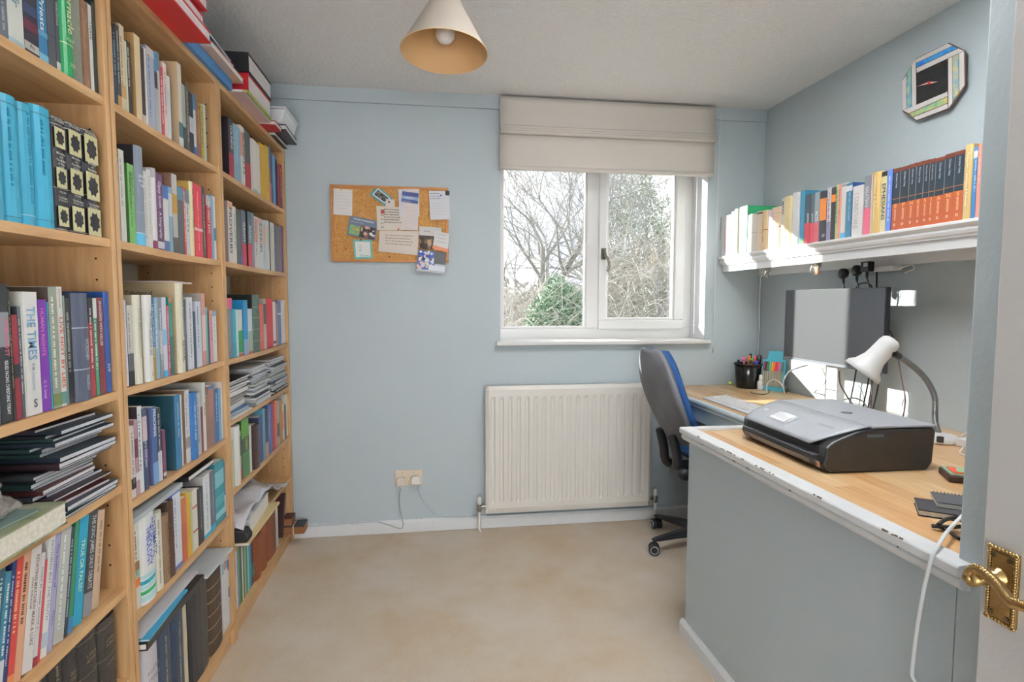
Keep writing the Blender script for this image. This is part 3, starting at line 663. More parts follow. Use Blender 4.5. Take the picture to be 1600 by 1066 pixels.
row('corner', 1, """
357.8 365.6 314.8 e4dcd6 white book with widely spaced capitals;s=9a9090,t=PROVERBS:3f3f44:.15:.9:.25:.8,b=.9:1.0:d9a58c
365.8 370.6 323 e2e0da white slim book;m=7c8a84
370.8 377 327.6 44544f dark green book;m=6f7f78
377.2 379.2 328 5a3a64 thin violet book;b=.0:.2:3f6ab0
379.4 385.7 329 5f727c grey and red book titled ISAIAH;b=.0:.4:c0394a,t=ISAIAH:eef0f0:.45:.78:.3:.8
388.6 395 331 62757f second grey and red book titled ISAIAH;s=26262b,b=.0:.42:c0394a,t=ISAIAH:eef0f0:.45:.75:.3:.8
395.2 398.6 333 7a90a4 blue-grey slim book;
398.8 404.3 338.5 e0d9d6 white and orange book;m=4c5a8c,b=.5:.95:e0a892
404.6 412 341.6 e6e4df white book with large slanted capitals;t=EZEKIEL:5c5c62:.3:.9:.3:.8,b=.9:1.0:e0bcbc
412.2 417 344.6 cfdde8 pale blue and white book;m=8fb0cc,b=.5:.9:e8c9bc
417.2 422 345 e3e1da white slim book with small title;m=8a8a80
423.3 429.6 348 dedcd2 white book with black side;s=26262a,m=9a9a8c
429.9 435.4 352.6 77737c grey-purple book;m=55525c
435.6 441.2 354 7f7a88 second grey-purple book;m=5a5560
442 446.5 354 7c4f84 violet book at the row's end;m=b58fb9
""")
row('corner', 2, """
357 364.8 466 66747f grey-blue book with pink top;b=.83:1.0:d35a80,s=5c6c78,m=a3aeb8
365.1 370 483 2fa6bf cyan slim book;b=.0:.3:2f98b5
370.2 373.6 484 cfe4e6 pale aqua slim book;
373.8 380 484 e2dfd6 white and green book;b=.07:.55:2c9444,b=.0:.06:c94a3c
381.6 388.8 469 1f86bc tall bright blue book;d=.2,s=1c7fb4,b=.0:.28:8fa9c3
389 395.4 482.6 dfe3e6 white and sage book;b=.05:.5:a9b5a4,b=.0:.05:c25a44
395.8 405 460.7 4c5f56 tall dark green leather book;r,l,s=18201d,d=.23,b=.78:.787:8a9a8c,b=.6:.607:8a9a8c,b=.4:.407:8a9a8c,b=.2:.207:8a9a8c
406.4 413 475 d0614c orange-red book;s=a3201f,m=e6a08a
413.3 417.3 467 b9b5ad grey-white slim book;b=.5:.9:4b4b4e
417.6 427.5 467 c1202f thick scarlet book;
427.8 431.6 472 e2dedd white slim book with black mark;b=.06:.12:3c3c40
431.8 435.4 468.6 a88a72 tan slim book;b=.92:1.0:5c5a60
435.6 440 470 5a74b4 blue slim book with white band;b=.68:.72:e3e6ec,m=8a9cd0
440.2 443.4 468.6 e3dcd3 cream slim book;
443.8 450.5 468.6 e6ddd2 ivory book with orange lettering;m=d98a64
""")
row('corner', 4, """
362.6 366.6 668 b9c09c thin pale green book;b=.8:1.0:d9d9d0
367.2 374.2 665 e3e2de white hardback;r,s=b9b5ad
374.5 378.4 674.5 a09c90 grey and red slim book;b=.0:.25:cf4a64,b=.5:.9:4c4c4a
379.4 390.6 655 5f9a3c thick green book with dark middle band;s=41682c,b=.42:.68:3a4433,t=GREENS:a9c45c:.45:.66:.45:.8,b=.0:.4:4a7a44
391 394.2 665 dfe3dc thin white-green book;
395.4 404.8 663 3c2620 brown-black book;r,m=6f5a50
405.1 411.8 651 263a74 navy tall book;s=2a3050
412 415.7 638.5 5a9cb5 teal slim book;
415.9 419.8 640 2c2a2c black slim book with yellow foot;b=.0:.3:c99a5c
420.1 425.8 632 5066b0 blue book;m=a9b5dc
426 430 631 a52a44 crimson slim book;
430.2 433.7 626 e2694a orange slim book;
433.9 437.5 627 a9a59a grey slim book;b=.2:.5:55524c
437.7 442 626 a8823c ochre slim book;
442.2 445 631 dcc9b4 cream and coral slim book;b=.3:.8:d98f74
445.2 448 633 4c5864 thin slate book;
448.2 452.4 616 e0d9cb tall ivory book;d=.22
""")
row('corner', 6, """
370 372.2 853 e3e0e3 thin white picture book;
372.4 374.6 854 9a9cc9 thin lilac picture book;
374.8 376.8 853 4c9a5c thin green picture book;
377 379.4 852 2c5c34 dark green picture book;
379.6 381.4 851 e0e2dc thin white picture book past dark green;
381.6 383.4 850 6a4c6a thin plum picture book;
383.6 385.6 850 8fc09c thin mint picture book;
385.8 388 849 3f8a54 leaf-green picture book;
388.2 390 848 9cd0dc thin pale blue picture book;
390.2 393 847 2f9ac0 cyan picture book;
393.2 397.6 846 4a2f3a maroon book with teal leaves;b=.2:.5:2f7a7c
398 406.5 836 80472a thick brown leather album;r,l,in=.0
407 415.5 820 7d4528 brown leather album between its fellows;r,l,s=6f2f1c
417 430.5 803 7c4327 widest brown leather album;r,l,s=4a1f18
""", recess=.025)
SHX, SHZ = 1.633, 1.51
row(None, 1, """
1122.5 1126.8 340 d6d9d8 grey-white book nearest the blind cord;m=a9aeb0
1127 1131 338 e2e2e0 white slim book beside the grey-white one;
1131.2 1136 337 e3d9da white and pink slim book;b=.1:.7:e6bcc0
1136.2 1141 335.6 b5c3cb blue-grey slim book;m=7a8c98
1141.2 1147 330.5 e0e0e2 white book beside a beige one;m=b9bcc0
1147.2 1152.5 326.6 d9c4b5 beige hardback;r,m=9c8a7c
1154 1166 322.6 a9cbdc wide pale blue book with green side;s=2c9060,d=.2,b=.2:.22:dfe9ee
1167.4 1171 336 b5bccf slim lilac-blue book;b=.0:.4:c9dcea
1171.3 1176.8 334.5 e0dac9 cream book with faint gilt;r,b=.5:.507:9a8c68
1177 1181.5 334 dcd3cb cream-grey slim book;r,b=.5:.51:a0948c
1181.8 1190.4 330.5 dcc4ac tan book with black top mark;r,b=.93:.97:4a4038,b=.45:.455:9a8468
1191 1198.5 329 d9bf94 golden tan book;r,b=.5:.52:8a5c34,m=a9885c
1199 1205.3 327.7 d6c3c9 pinkish book;
1206 1219 324 d9bc9f thick tan book with red mark;r,b=.5:.54:9a5c4c,b=.85:.857:9a8468
1219.3 1224 310 e0dcd0 white book titled MARK;t=MARK:4a4a44:.62:.97:.2:.8
1224.3 1236 307 ddcb9c golden cream hardback;r
1237.3 1247 301 e3e2e3 tall white hardback;r,b=.18:.185:b5b2b0
1248.6 1255.8 298 2f7fa0 teal-blue book;b=.0:.1:4c7a54,s=2a6f8c
1256.4 1264.8 304 33404a dark book with red foot titled JOHN;b=.0:.42:c0303c,t=JOHN:e8eaea:.43:.62:.3:.75,s=1d2226
1265.2 1270.4 302.6 4f5a62 slim dark book with red foot titled JOHN;b=.0:.4:c54450,t=JOHN:e8eaea:.42:.6:.25:.8
1270.7 1278.4 300 86959c grey book with red foot titled ACTS;b=.0:.4:cc5a66,t=ACTS:f0f2f2:.42:.62:.25:.8
1279 1289.4 298.7 26262b black book with orange label;b=.42:.86:e0822c,h=IVP:d9d9dc:.08:.14:.5:.9
1290.2 1296.2 293 dcd6da white and purple book;b=.0:.35:8a7f9c,m=5c3a64
1296.5 1303.5 292.5 2a2628 black book with orange spot;b=.72:.86:e0822c
1303.8 1307.5 288.6 a9b57c pale green slim book;m=4c5a34
1307.7 1312.3 287.4 e09a90 pink book;m=b55c5c
1312.5 1319.3 286 e3ddd6 white book with blue foot;b=.0:.1:5cb0dc,b=.94:.97:7c7a78
1319.6 1329 286 3a6c84 navy and teal book with white label;s=26406f,b=.85:.95:dfe3e4,m=9cb9c3
1330 1346.5 290 e4e0de thick white book on Corinthians;t=1 CORINTHIANS:b9aeaa:.15:.85:.15:.6
1347.8 1357.8 274.5 6d7078 grey book with red foot titled GALATIANS;b=.0:.45:c65a72,s=3a1c20,t=GALATIANS:f0eef0:.46:.82:.2:.7
1358 1360.5 272 d9c3bb thin pinkish book;
1360.8 1373.5 269 b89c62 gilt-titled gold book on Galatians and Ephesians;r,t=Galatians & Ephesians:efe6cc:.2:.95:.35:.72
1374 1382.4 268 d9cfa4 cream and black book titled EPHESIANS;t=EPHESIANS:2a2824:.1:.9:.2:.85,b=.92:1.0:2a2824,s=a89c2c
1382.8 1391 265 5a78c0 blue book;s=1f1f5c,m=c3cfe8
1503.3 1515.8 226 b59a66 gold book on Philippians and Colossians;r,t=Philippians Colossians & Philemon:efe6cc:.12:.95:.35:.7
1516.2 1522.5 230 3a6c98 slim blue book near the pillar;b=.85:.95:dfe6ec,m=b9cfe0
1523 1528.4 225 e08a78 coral slim book touching the pillar;m=f0d0c4
""", X=SHX+.014, rz=math.pi, z=SHZ, where='on the white wall shelf')
eb = [1392, 1403.3, 1416.8, 1427.6, 1439, 1448.5, 1457.6, 1472, 1487.4, 1502.6]; et = [263, 260, 256, 253, 250.5, 248.5, 246, 240, 235.5]
for k, ch in enumerate('EPHESIANS'):
    Xs = SHX+.014; ya, yb = y_at(eb[k+1], Xs, SHZ), y_at(eb[k], Xs, SHZ); h = z_at(et[k], Xs, (ya+yb)/2)-SHZ; t = yb-ya-.0012
    o = book(None, (Xs, (ya+yb)/2, SHZ+.0005), math.pi, t, h, .145, '1f2a33', side='e0cfc4', hard=True, bands=[(.0, .43, '94492a'), (.505, .512, 'c97a3c'), (.94, 1.0, '5c2f22')],
             titles=[(ch, 'e3a868', .36, .42, .3, .72, 'h'), ('EXPOSITION', 'e8c9a8', .16, .34, .35, .6, 'v'), ('D', 'f0e2d3', .07, .11, .35, .6, 'h'), ('Christian Unity', 'b9c3cc', .68, .92, .35, .65, 'v')])
    pos = ['first', 'second', 'third', 'fourth', 'fifth', 'sixth', 'seventh', 'eighth', 'last'][k]
    tag(o, 'black and orange volume, %s of nine matching ones, lettered %s' % (pos, ch), 'book', 'nine matching volumes spelling a word')

# ------------------------------------------------------------ corkboard and what is pinned to it
cb = thing('corkboard', 'rectangular corkboard in a wooden frame, pinned with notes on the blue wall', 'corkboard', (-.195, BY, 1.46))
M_CORK = ramp_mat('cork', (1, 1, 1), [(.3, 'a8763c'), (.5, 'c08d50'), (.75, 'd0a062')], .85, bump=.4, nscale=95)
M_FRW = ramp_mat('frame_pine', (2, 12, 12), [(.3, 'b0713a'), (.7, 'c68a50')], .5, nscale=4)
bw, bh = .301, .392
MB().box(-bw+.012, bw-.012, -.014, -.002, .012, bh-.012).obj('cork_panel', M_CORK, cb)
for a in [(-bw, bw, 0, .014), (-bw, bw, bh-.014, bh)]: MB().box(a[0], a[1], -.02, -.001, a[2], a[3]).obj('frame_rail', M_FRW, cb, bevel=.002)
for a in [(-bw, -bw+.014), (bw-.014, bw)]: MB().box(a[0], a[1], -.02, -.001, .0143, bh-.0143).obj('frame_rail', M_FRW, cb, bevel=.002)
def bpt(cx, cy_, Y): return on(500+cx/6.2727, 270+cy_/6.2706, Y=Y)       # crop pixels of the board
NB = [BY-.0155]
def sheet(name, label, cat, quad, col, layer=0, bend=.004):
    """a paper pinned to the board: quad of crop pixels (tl,tr,br,bl)"""
    Y = BY-.0165-layer*.0022; P = [bpt(x, y, Y) for x, y in quad]; n = 7
    c = sum(P, Vector())/4; L = [p-c for p in P]
    def fn(u, v):
        p = L[3].lerp(L[2], u).lerp(L[0].lerp(L[1], u), v); return (p.x, p.y-bend*(1-v)**2, p.z)
    o = MB().grid(n, n, fn).obj(name, mat(col, .6), None, loc=c, solid=.0005)
    tag(o, label, cat, 'papers on the corkboard')
    def at(u, v, off=.0006):
        p = fn(u, v); return Vector((p[0], p[1]-off, p[2]))
    def patch(nm, u0, u1, v0, v1, h, off=.0006, vary=0):
        k = 5; m = h if not isinstance(h, str) else mat(h, .55, mottle=vary, mscale=60)
        return MB().grid(k, k, lambda a, b: at(u0+(u1-u0)*a, v0+(v1-v0)*b, off)).obj(nm, m, o)
    def speckle(u0, u1, v0, v1, cols, n=26, off=.0012):
        q = {c: MB() for c in cols}
        for i in range(n):
            u = random.uniform(u0, u1*.96); v = random.uniform(v0, v1*.96); w = random.uniform(.03, .09); h_ = random.uniform(.04, .13); m_ = q[random.choice(cols)]
            pts = [at(min(u1, max(u0, u+w*math.cos(a_*.785))), min(v1, max(v0, v+h_*math.sin(a_*.785))), off+i*2e-6) for a_ in range(8)]; m_.add(pts, [tuple(range(8))])
        for c in cols:
            if q[c].v: q[c].obj('photo_detail', mat(c, .5), o)
    sheet.speckle = speckle
    def lines(n0, v0, v1, u0, u1, h, th=.012, ragged=.3):
        q = MB()
        for i in range(n0):
            v = v0+(v1-v0)*(i/(max(1, n0-1))); u = u0; ue = u1-random.uniform(0, ragged)*(u1-u0)
            while u < ue:
                w = random.uniform(.02, .07); q.add([at(u, v, .0009), at(min(u+w, u1), v, .0009), at(min(u+w, u1), v+th, .0009), at(u, v+th, .0009)], [(0, 1, 2, 3)]); u += w+.02
        q.obj('handwriting', mat(h, .7), o)
    def words(s, u, v, L_, H, h):
        a = at(u, v, .001); b = at(u+.02, v, .001); c_ = at(u, v+.02, .001); d = (b-a).normalized(); e = (c_-a).normalized()
        text(s, a, d, e, L_, H, mat(h, .6), 'printed_words', o)
    return o, patch, lines, words
s1 = sheet('note_card', 'white rounded note card with faint handwriting, yellow pin at top', 'card', [(132, 152), (318, 168), (316, 424), (130, 410)], 'e3dedd', 0)
s1[2](6, .25, .85, .1, .9, 'b3adb0')
s2 = sheet('postcard', 'tilted turquoise-bordered postcard with a dark picture', 'postcard', [(563, 128), (718, 258), (635, 322), (486, 214)], '3f9bac', 0)
s2[1]('white_border', .1, .9, .14, .88, 'dfe3e2', .0007); s2[1]('picture', .16, .84, .24, .78, '3b3836', .001, .5); sheet.speckle(.18, .82, .27, .76, ['6a6560', '1f1d1c', '9a948c'], 14, .0014)
s3 = sheet('tag_card', 'small cream gift tag with black pin above the calligraphy sheet', 'tag', [(648, 258), (730, 262), (735, 338), (640, 330)], 'e0d5ce', 2)
s4 = sheet('calligraphy_sheet', 'cream sheet of black calligraphy with a red initial', 'paper', [(552, 325), (812, 340), (815, 566), (560, 562)], 'ddd3c8', 1)
s4[2](6, .32, .86, .28, .95, '4f4640', .035); s4[1]('red_initial', .16, .3, .68, .86, 'a5504a', .001); s4[2](4, .1, .6, .17, .26, '5a5048', .04)
s5 = sheet('letter_sheet', 'white letter sheet half hidden behind the blue-topped flyer', 'paper', [(765, 164), (972, 158), (975, 430), (778, 430)], 'dcdadd', 1)
s5[2](6, .2, .8, .06, .25, '9da3b0')
s6 = sheet('flyer', 'tall white flyer hanging below a blue gradient card', 'flyer', [(815, 160), (966, 160), (960, 566), (808, 560)], 'ddd3d2', 2)
s6[2](9, .15, .55, .15, .9, 'c0b0ae', .006); s6[2](1, .05, .05, .2, .8, '8d8288', .008)
s7 = sheet('gift_card', 'blue gradient card with white lettering held by a red pin', 'card', [(806, 180), (968, 202), (958, 306), (796, 282)], '46588e', 3)
s7[1]('pale_band', 0, 1, .28, .6, '9fb0d0', .0007, .3); s7[2](1, .42, .42, .2, .8, 'e4e8f0', .08); s7[2](1, .08, .08, .05, .6, 'c0c8de', .04)
s8 = sheet('notepaper', 'torn notebook page with blue pin and a black corner', 'paper', [(1066, 178), (1268, 178), (1275, 458), (1082, 462)], 'dadade', 3)
s8[2](3, .72, .9, .08, .6, '6a6c74', .02); s8[2](5, .2, .55, .1, .9, 'b9bac2'); s8[1]('black_corner', .8, 1, .84, 1, '2c2c30')
s9 = sheet('photo_leaflet', 'grey-blue leaflet with a rainbow picture and a group photo', 'leaflet', [(292, 415), (575, 478), (545, 664), (262, 610)], '6d7a90', 1)
s9[1]('rainbow_picture', .06, .42, .08, .55, '9fb06e', .0007, .6); s9[1]('group_photo', .42, .95, .03, .62, '3a3336', .0008, .7); sheet.speckle(.42, .95, .03, .62, ['d9b9a4', '1f1c20', '8a5a50', 'e6e2e0'], 18); sheet.speckle(.06, .42, .08, .55, ['e0904a', '5fb0a0', 'd9c45a', '7ab86a'], 14); s9[2](1, .84, .84, .15, .85, 'c9d2de', .07); s9[2](1, .7, .7, .05, .5, 'a9b4c4', .04)
s10 = sheet('motto_card', 'square card with teal border and brush lettering', 'card', [(322, 654), (508, 660), (517, 840), (338, 848)], '6db0a8', 0)
s10[1]('white_field', .1, .9, .1, .9, 'e2e2de', .0007)
for w_, v_ in (('Jesus', .68), ('wept', .54), ('an', .41), ('night', .2)): s10[3](w_, .28, v_, .016, .006, '6f7a72')
s10[2](1, .14, .14, .3, .8, '3f8f8a', .03)
s11 = sheet('long_letter', 'wide cream sheet with grey italic writing at the bottom', 'paper', [(585, 566), (968, 572), (955, 810), (572, 770)], 'ddd1c6', 0)
s11[2](4, .38, .76, .16, .88, '9c8b80', .04)
s12 = sheet('reading_card', 'card with a dark photo of a figure under white circles', 'card', [(975, 524), (1190, 540), (1182, 760), (970, 742)], 'd8d5d2', 2)
s12[1]('dark_photo', .0, .68, .0, .6, '3a2e28', .0007, .6); sheet.speckle(.0, .68, .0, .6, ['8a6a4c', '1d1815', 'b59a78', '5c4434'], 18); s12[2](1, .78, .78, .2, .55, '8a8c96', .04)
s13 = sheet('appointment_card', 'small white card with an orange lower edge', 'card', [(1130, 568), (1268, 598), (1252, 786), (1100, 742)], 'e0dedd', 4)
s13[1]('orange_edge', 0, 1, 0, .2, 'd48663'); s13[2](3, .45, .85, .2, .9, 'a9a6ab', .03)
s14 = sheet('photo_card', 'postcard of a blue-clad group with a grey text panel, overhanging the frame', 'postcard', [(966, 752), (1242, 786), (1218, 992), (940, 960)], 'c5c9d2', 5, .006)
s14[1]('group_photo', .0, .62, .1, 1., '5a6aa0', .0007, .7); sheet.speckle(.0, .58, .1, 1., ['dfe3ec', '2c4a9c', '1d2236', 'd9b9a4', 'c5cde0'], 40, .0009); s14[1]('grey_panel', .6, 1, .42, 1, '5b5c5e', .001); s14[2](4, .55, .85, .65, .95, 'dfe0e2', .03); s14[1]('white_banner', .42, 1, .1, .34, 'dfe6ee', .0011); s14[2](2, .17, .25, .46, .95, '8a93a5', .03)
for px_, py_, h, lab in [(212, 172, 'd9b23c', 'yellow'), (412, 400, 'd9b5b0', 'clear pink'), (254, 744, 'b03030', 'dark red'), (678, 290, '3a1a20', 'black'), (770, 556, 'c04040', 'bright red'), (680, 826, '2a1d18', 'brown'), (1186, 226, '3a6fd0', 'blue'), (895, 226, 'a03a40', 'crimson'), (402, 660, '4a3024', 'bronze')]:
    p = bpt(px_, py_, BY-.014)
    near = {'yellow': 'on the rounded note card', 'clear pink': 'on bare cork', 'dark red': 'on bare cork', 'black': 'on the gift tag', 'bright red': 'under the calligraphy sheet', 'brown': 'on bare cork below the long letter', 'blue': 'on the torn notebook page', 'crimson': 'on the blue gradient card', 'bronze': 'on the teal-bordered card'}[lab]
    dy = {'black': -.0045, 'crimson': -.0065, 'bright red': -.002, 'blue': -.0065}.get(lab, 0)-.0022
    o = MB().lathe([(.0012, 0), (.0012, -.003), (.0045, -.0032), (.0048, -.005), (.003, -.006), (.0028, -.010), (.0042, -.011), (.0042, -.013)][::-1], 10, (0, 0, 0), 'y').obj('push_pin', mat(h, .3, coat=.3), None, loc=(p.x, p.y+dy, p.z))
    tag(o, '%s push pin %s of the corkboard' % (lab, near) if 'cork' not in near else '%s push pin stuck %s' % (lab, near), 'pin', 'push pins')

# ------------------------------------------------------------ pendant lamp
pc = on(694, 83, Y=1.9)
pn = thing('pendant_lamp', 'conical cream pendant lampshade with a white bulb hanging from the ceiling', 'lamp', (pc.x, pc.y, CEIL))
dz = pc.z-CEIL
sh = bpy.data.objects.new('lampshade', None)
def shade_pt(r, z, a, tilt=R(5.5)):
    p = Vector((r*math.cos(a), r*math.sin(a), z)); p = Matrix.Rotation(-tilt, 3, 'X') @ p; p = Matrix.Rotation(R(2), 3, 'Y') @ p
    return (p.x, p.y, p.z+dz)
RB, RT, SHH = .1375, .048, .165
ms = MB(); prof = [(RB, 0), (RB*.99, .004)]+[(RB+(RT-RB)*k/6, SHH*k/6) for k in range(1, 7)]+[(RT-.006, SHH+.008), (.020, SHH+.011)]
seg = 48; ms.add([shade_pt(r, z, 2*math.pi*k/seg) for r, z in prof for k in range(seg)], [(i*seg+k, i*seg+(k+1) % seg, (i+1)*seg+(k+1) % seg, (i+1)*seg+k) for i in range(len(prof)-1) for k in range(seg)])
mi = MB(); prof2 = [(RB-.0016, .0015)]+[(RB+(RT-RB)*k/6-.0022, SHH*k/6) for k in range(1, 7)]
mi.add([shade_pt(r, z, 2*math.pi*k/seg) for r, z in prof2 for k in range(seg)], [(i*seg+k, (i+1)*seg+k, (i+1)*seg+(k+1) % seg, i*seg+(k+1) % seg) for i in range(len(prof2)-1) for k in range(seg)])
ms.obj('lampshade', mat('beb3a7', .7), pn, smooth=True)
mi.obj('shade_lining', mat('d3ab7a', .6), pn, smooth=True)
rim = MB().tube([shade_pt(RB, .001, 2*math.pi*k/48) for k in range(49)], .0014, 6, False); rim.obj('shade_rim', mat('d9b98c', .5), pn)
MB().lathe([(.004, dz+.055), (.018, dz+.057), (.0285, dz+.07), (.031, dz+.085), (.0285, dz+.10), (.02, dz+.118), (.0135, dz+.135), (.013, dz+.15)], 20, (.004, 0, -.024)).obj('bulb', mat('f1eeec', .3, coat=.2), pn, smooth=True)
MB().lathe([(.016, dz+.125), (.018, dz+.13), (.018, dz+.175), (.012, dz+.19), (.004, dz+.2)], 16).obj('lamp_holder', M_GLOSSW, pn, smooth=True)
MB().tube([(0, 0, dz+.19), (0, 0, -.02)], .003, 8).obj('flex', M_GLOSSW, pn)
MB().lathe([(.04, -.0003), (.04, -.012), (.015, -.026), (.005, -.028)], 20).obj('ceiling_rose', M_GLOSSW, pn, smooth=True)

# ------------------------------------------------------------ roman blind
bl = thing('roman_blind', 'raised cream roman blind with gathered folds above the window', 'blind', (.977, BY-.015, 1.95))
M_FAB = bpy.data.materials.new('blind_fabric'); M_FAB.use_nodes = True; t_n = M_FAB.node_tree; t_n.nodes.clear()
_o = t_n.nodes.new('ShaderNodeOutputMaterial'); _m = t_n.nodes.new('ShaderNodeMixShader'); _d = t_n.nodes.new('ShaderNodeBsdfDiffuse'); _t = t_n.nodes.new('ShaderNodeBsdfTranslucent'); _n = t_n.nodes.new('ShaderNodeTexNoise'); _b = t_n.nodes.new('ShaderNodeBump')
_d.inputs['Color'].default_value = (*hexc('e2dbd3'), 1); _t.inputs['Color'].default_value = (*hexc('e6e0da'), 1); _m.inputs[0].default_value = .16; _n.inputs['Scale'].default_value = 500; _b.inputs['Strength'].default_value = .2; _b.inputs['Distance'].default_value = .002
t_n.links.new(_n.outputs['Fac'], _b.inputs['Height']); t_n.links.new(_b.outputs['Normal'], _d.inputs['Normal']); t_n.links.new(_d.outputs[0], _m.inputs[1]); t_n.links.new(_t.outputs[0], _m.inputs[2]); t_n.links.new(_m.outputs[0], _o.inputs['Surface'])
BWD = .600
def sheetx(prof, name, m=None, w=BWD, tk=.003):
    n = 14; q = MB()
    q.grid(n, len(prof), lambda u, v: (-w+2*w*u, prof[round(v*(len(prof)-1))][0], prof[round(v*(len(prof)-1))][1]))
    return q.obj(name, m or M_FAB, bl, smooth=True, solid=tk)
MB().box(-BWD, BWD, -.028, -.002, .352, .378).obj('head_rail', mat('b9a48a', .6), bl)
sheetx([(-.032, .378), (-.033, .352), (-.036, .30), (-.040, .26), (-.044, .238), (-.048, .228)], 'upper_panel')
for k in range(3):
    z = .222-.013*k; y = -.047-.003*k
    sheetx([(-.03, z+.006), (y-.004, z+.004), (y-.009, z-.004), (y-.005, z-.011), (-.03, z-.013)], 'fold')
sheetx([(-.034, .2), (-.032, .15), (-.031, .09), (-.030, .03), (-.030, .006)], 'lower_panel')
sheetx([(-.028, .024), (-.034, .022), (-.036, .012), (-.034, .002), (-.028, .0)], 'bottom_hem')
cx = on(1119, 400, Y=3.09).x-.977
cd = MB().tube([(cx, -.02, .35), (cx-.004, -.018, 1.5-1.95), (cx-.006, -.018, on(1117, 545, Y=3.09).z-1.95+.02)], .0016, 6)
cd.obj('pull_cord', mat('e6e4e0', .6), bl)
zc = on(1117, 550, Y=3.09).z-1.95
MB().lathe([(.002, zc+.022), (.004, zc+.018), (.0055, zc), (.004, zc-.004)], 10, (cx-.006, -.018, 0)).obj('cord_toggle', mat('dcd8d2', .4), bl, smooth=True)

# ------------------------------------------------------------ radiator
rd = thing('radiator', 'white ribbed panel radiator under the window', 'radiator', (.767, 3.05, .10))
M_RAD = mat('e3dfd8', .35, mottle=.02, mscale=6); W2, HH, NCH = .469, .70, 19
q = MB(); xs = [-W2, -W2+.018]; ys = [0, 0]
pit = (2*W2-.05)/NCH
for k in range(NCH):
    x = -W2+.025+pit*k
    for fx, dp in ((.06, 0), (.20, 1), (.42, 1), (.56, 0)): xs.append(x+pit*fx); ys.append(dp)
xs += [W2-.015, W2]; ys += [0, 0]
zs = [(0, 0), (.03, 0), (.058, 0), (.075, 1), (.35, 1), (HH-.075, 1), (HH-.055, 0), (HH-.02, 0), (HH, 0)]
nx = len(xs); q.add([(x, (.0085*a*b)+(.010 if (i in (0, nx-1) or j in (0, len(zs)-1)) else 0), z) for j, (z, b) in enumerate(zs) for i, (x, a) in enumerate(zip(xs, ys))], [(j*nx+i, j*nx+i+1, (j+1)*nx+i+1, (j+1)*nx+i) for j in range(len(zs)-1) for i in range(nx-1)])
q.obj('front_panel', M_RAD, rd, smooth=False, bevel=0)
MB().box(-W2, W2, .010, .042, 0, HH).obj('back_body', M_RAD, rd, bevel=.004)
MB().box(-W2+.2, -W2+.24, .042, .0668, .05, .65).box(W2-.24, W2-.2, .042, .0668, .05, .65).obj('wall_bracket', M_RAD, rd)
MB().prism([(W2-.020, .55), (W2-.013, .44), (W2-.006, .50), (W2-.004, .62), (W2-.010, .66), (W2-.018, .64)], .0094, .0099, 'y').obj('rust_stain', mat('c4a57c', .8, mottle=.5, mscale=40), rd)
for s in (-1, 1):
    v = MB().tube([(s*(W2-.005), .022, .035), (s*(W2+.03), .022, .035)], .0095, 12)
    v.lathe([(.013, .012), (.015, .02), (.015, .048), (.012, .055)], 12, (s*(W2+.034), .022, 0)); vo = v.obj('valve', M_CHROME, rd, smooth=False)
    MB().lathe([(.0125, .05), (.0135, .054), (.0135, .085), (.011, .092), (.004, .093)], 14, (s*(W2+.034), .022, 0)).obj('valve_cap', mat('e4e1da', .35), vo, smooth=True)
    MB().tube([(s*(W2+.034), .022, .012), (s*(W2+.034), .022, -.045), (s*(W2+.036+(.01 if s > 0 else 0)), .015, -.085), (s*(W2+.036)+.012, .006, -.0985)], .0078, 10).obj('pipe', mat('dcd8d0', .4), rd, smooth=True)
    MB().lathe([(.009, .008), (.009, .026)], 8, (s*(W2+.013), .022, .027), 'x').obj('union_nut', M_CHROME, rd)

# ------------------------------------------------------------ wall socket, plugs, cables
sp_ = on(638.5, 747, Y=3.112)
so = thing('wall_socket', 'cream double wall socket low on the blue wall', 'socket', (sp_.x, BY, sp_.z-.043))
M_SOC = mat('dccdb8', .4)
MB().box(-.073, .073, -.009, 0, 0, .086).obj('face_plate', M_SOC, so, bevel=.003)
for x in (-.012, .012): MB().box(x-.005, x+.005, -.0125, -.0088, .034, .054).obj('switch', M_SOC, so, bevel=.001)
for x in (-.033, .027): MB().lathe([(.003, -.0095), (.003, -.0088)], 8, (x, 0, .074), 'y').obj('screw', mat('8a8478', .4), so)
def plug(x, z, lab, col):
    p = thing('plug', lab, 'plug', (sp_.x+x, BY-.0095, sp_.z-.043+z))
    MB().prism([(-.023, .0), (.023, 0), (.025, .03), (.016, .046), (-.016, .046), (-.025, .03)], -.026, -.0005, 'y').obj('plug_body', mat(col, .35), p, bevel=.004)
    MB().lathe([(.006, .004), (.004, -.014)], 8, (0, -.013, 0)).obj('strain_relief', mat(col, .5), p)
    return p
plug(-.04, .006, 'off-white plug in the socket, its cable taped in dark patches', 'd9cfc4')
plug(.038, .012, 'bright white plug in the socket beside the radiator', 'e9e6e2')
def cable(name, label, pts, r, col, group=None, n=8, rough=.5):
    return tag(MB().tube(bez(pts, n), r, 8).obj(name, mat(col, rough), smooth=True), label, 'cable', group)
W = lambda u, v, d=.006: tuple(on(u, v, Y=BY-d))
cable('cable', 'grey taped cable drooping from the off-white plug to the skirting', [W(627, 762, .022), W(624, 775, .012), W(625, 793, .008), W(627, 806, .02), W(630, 820, .021), W(625, 826, .021), W(606, 820, .02), W(592, 816, .02)], .0026, '9aa0a2')
cable('cable', 'white cable running from the bright plug along the skirting to the radiator pipe', [W(651, 757, .022), W(655, 770, .012), W(664, 788), W(678, 802, .016), W(692, 808, .021), W(720, 808.5, .02), W(748, 806.5, .02)], .0024, 'b9c3c9')
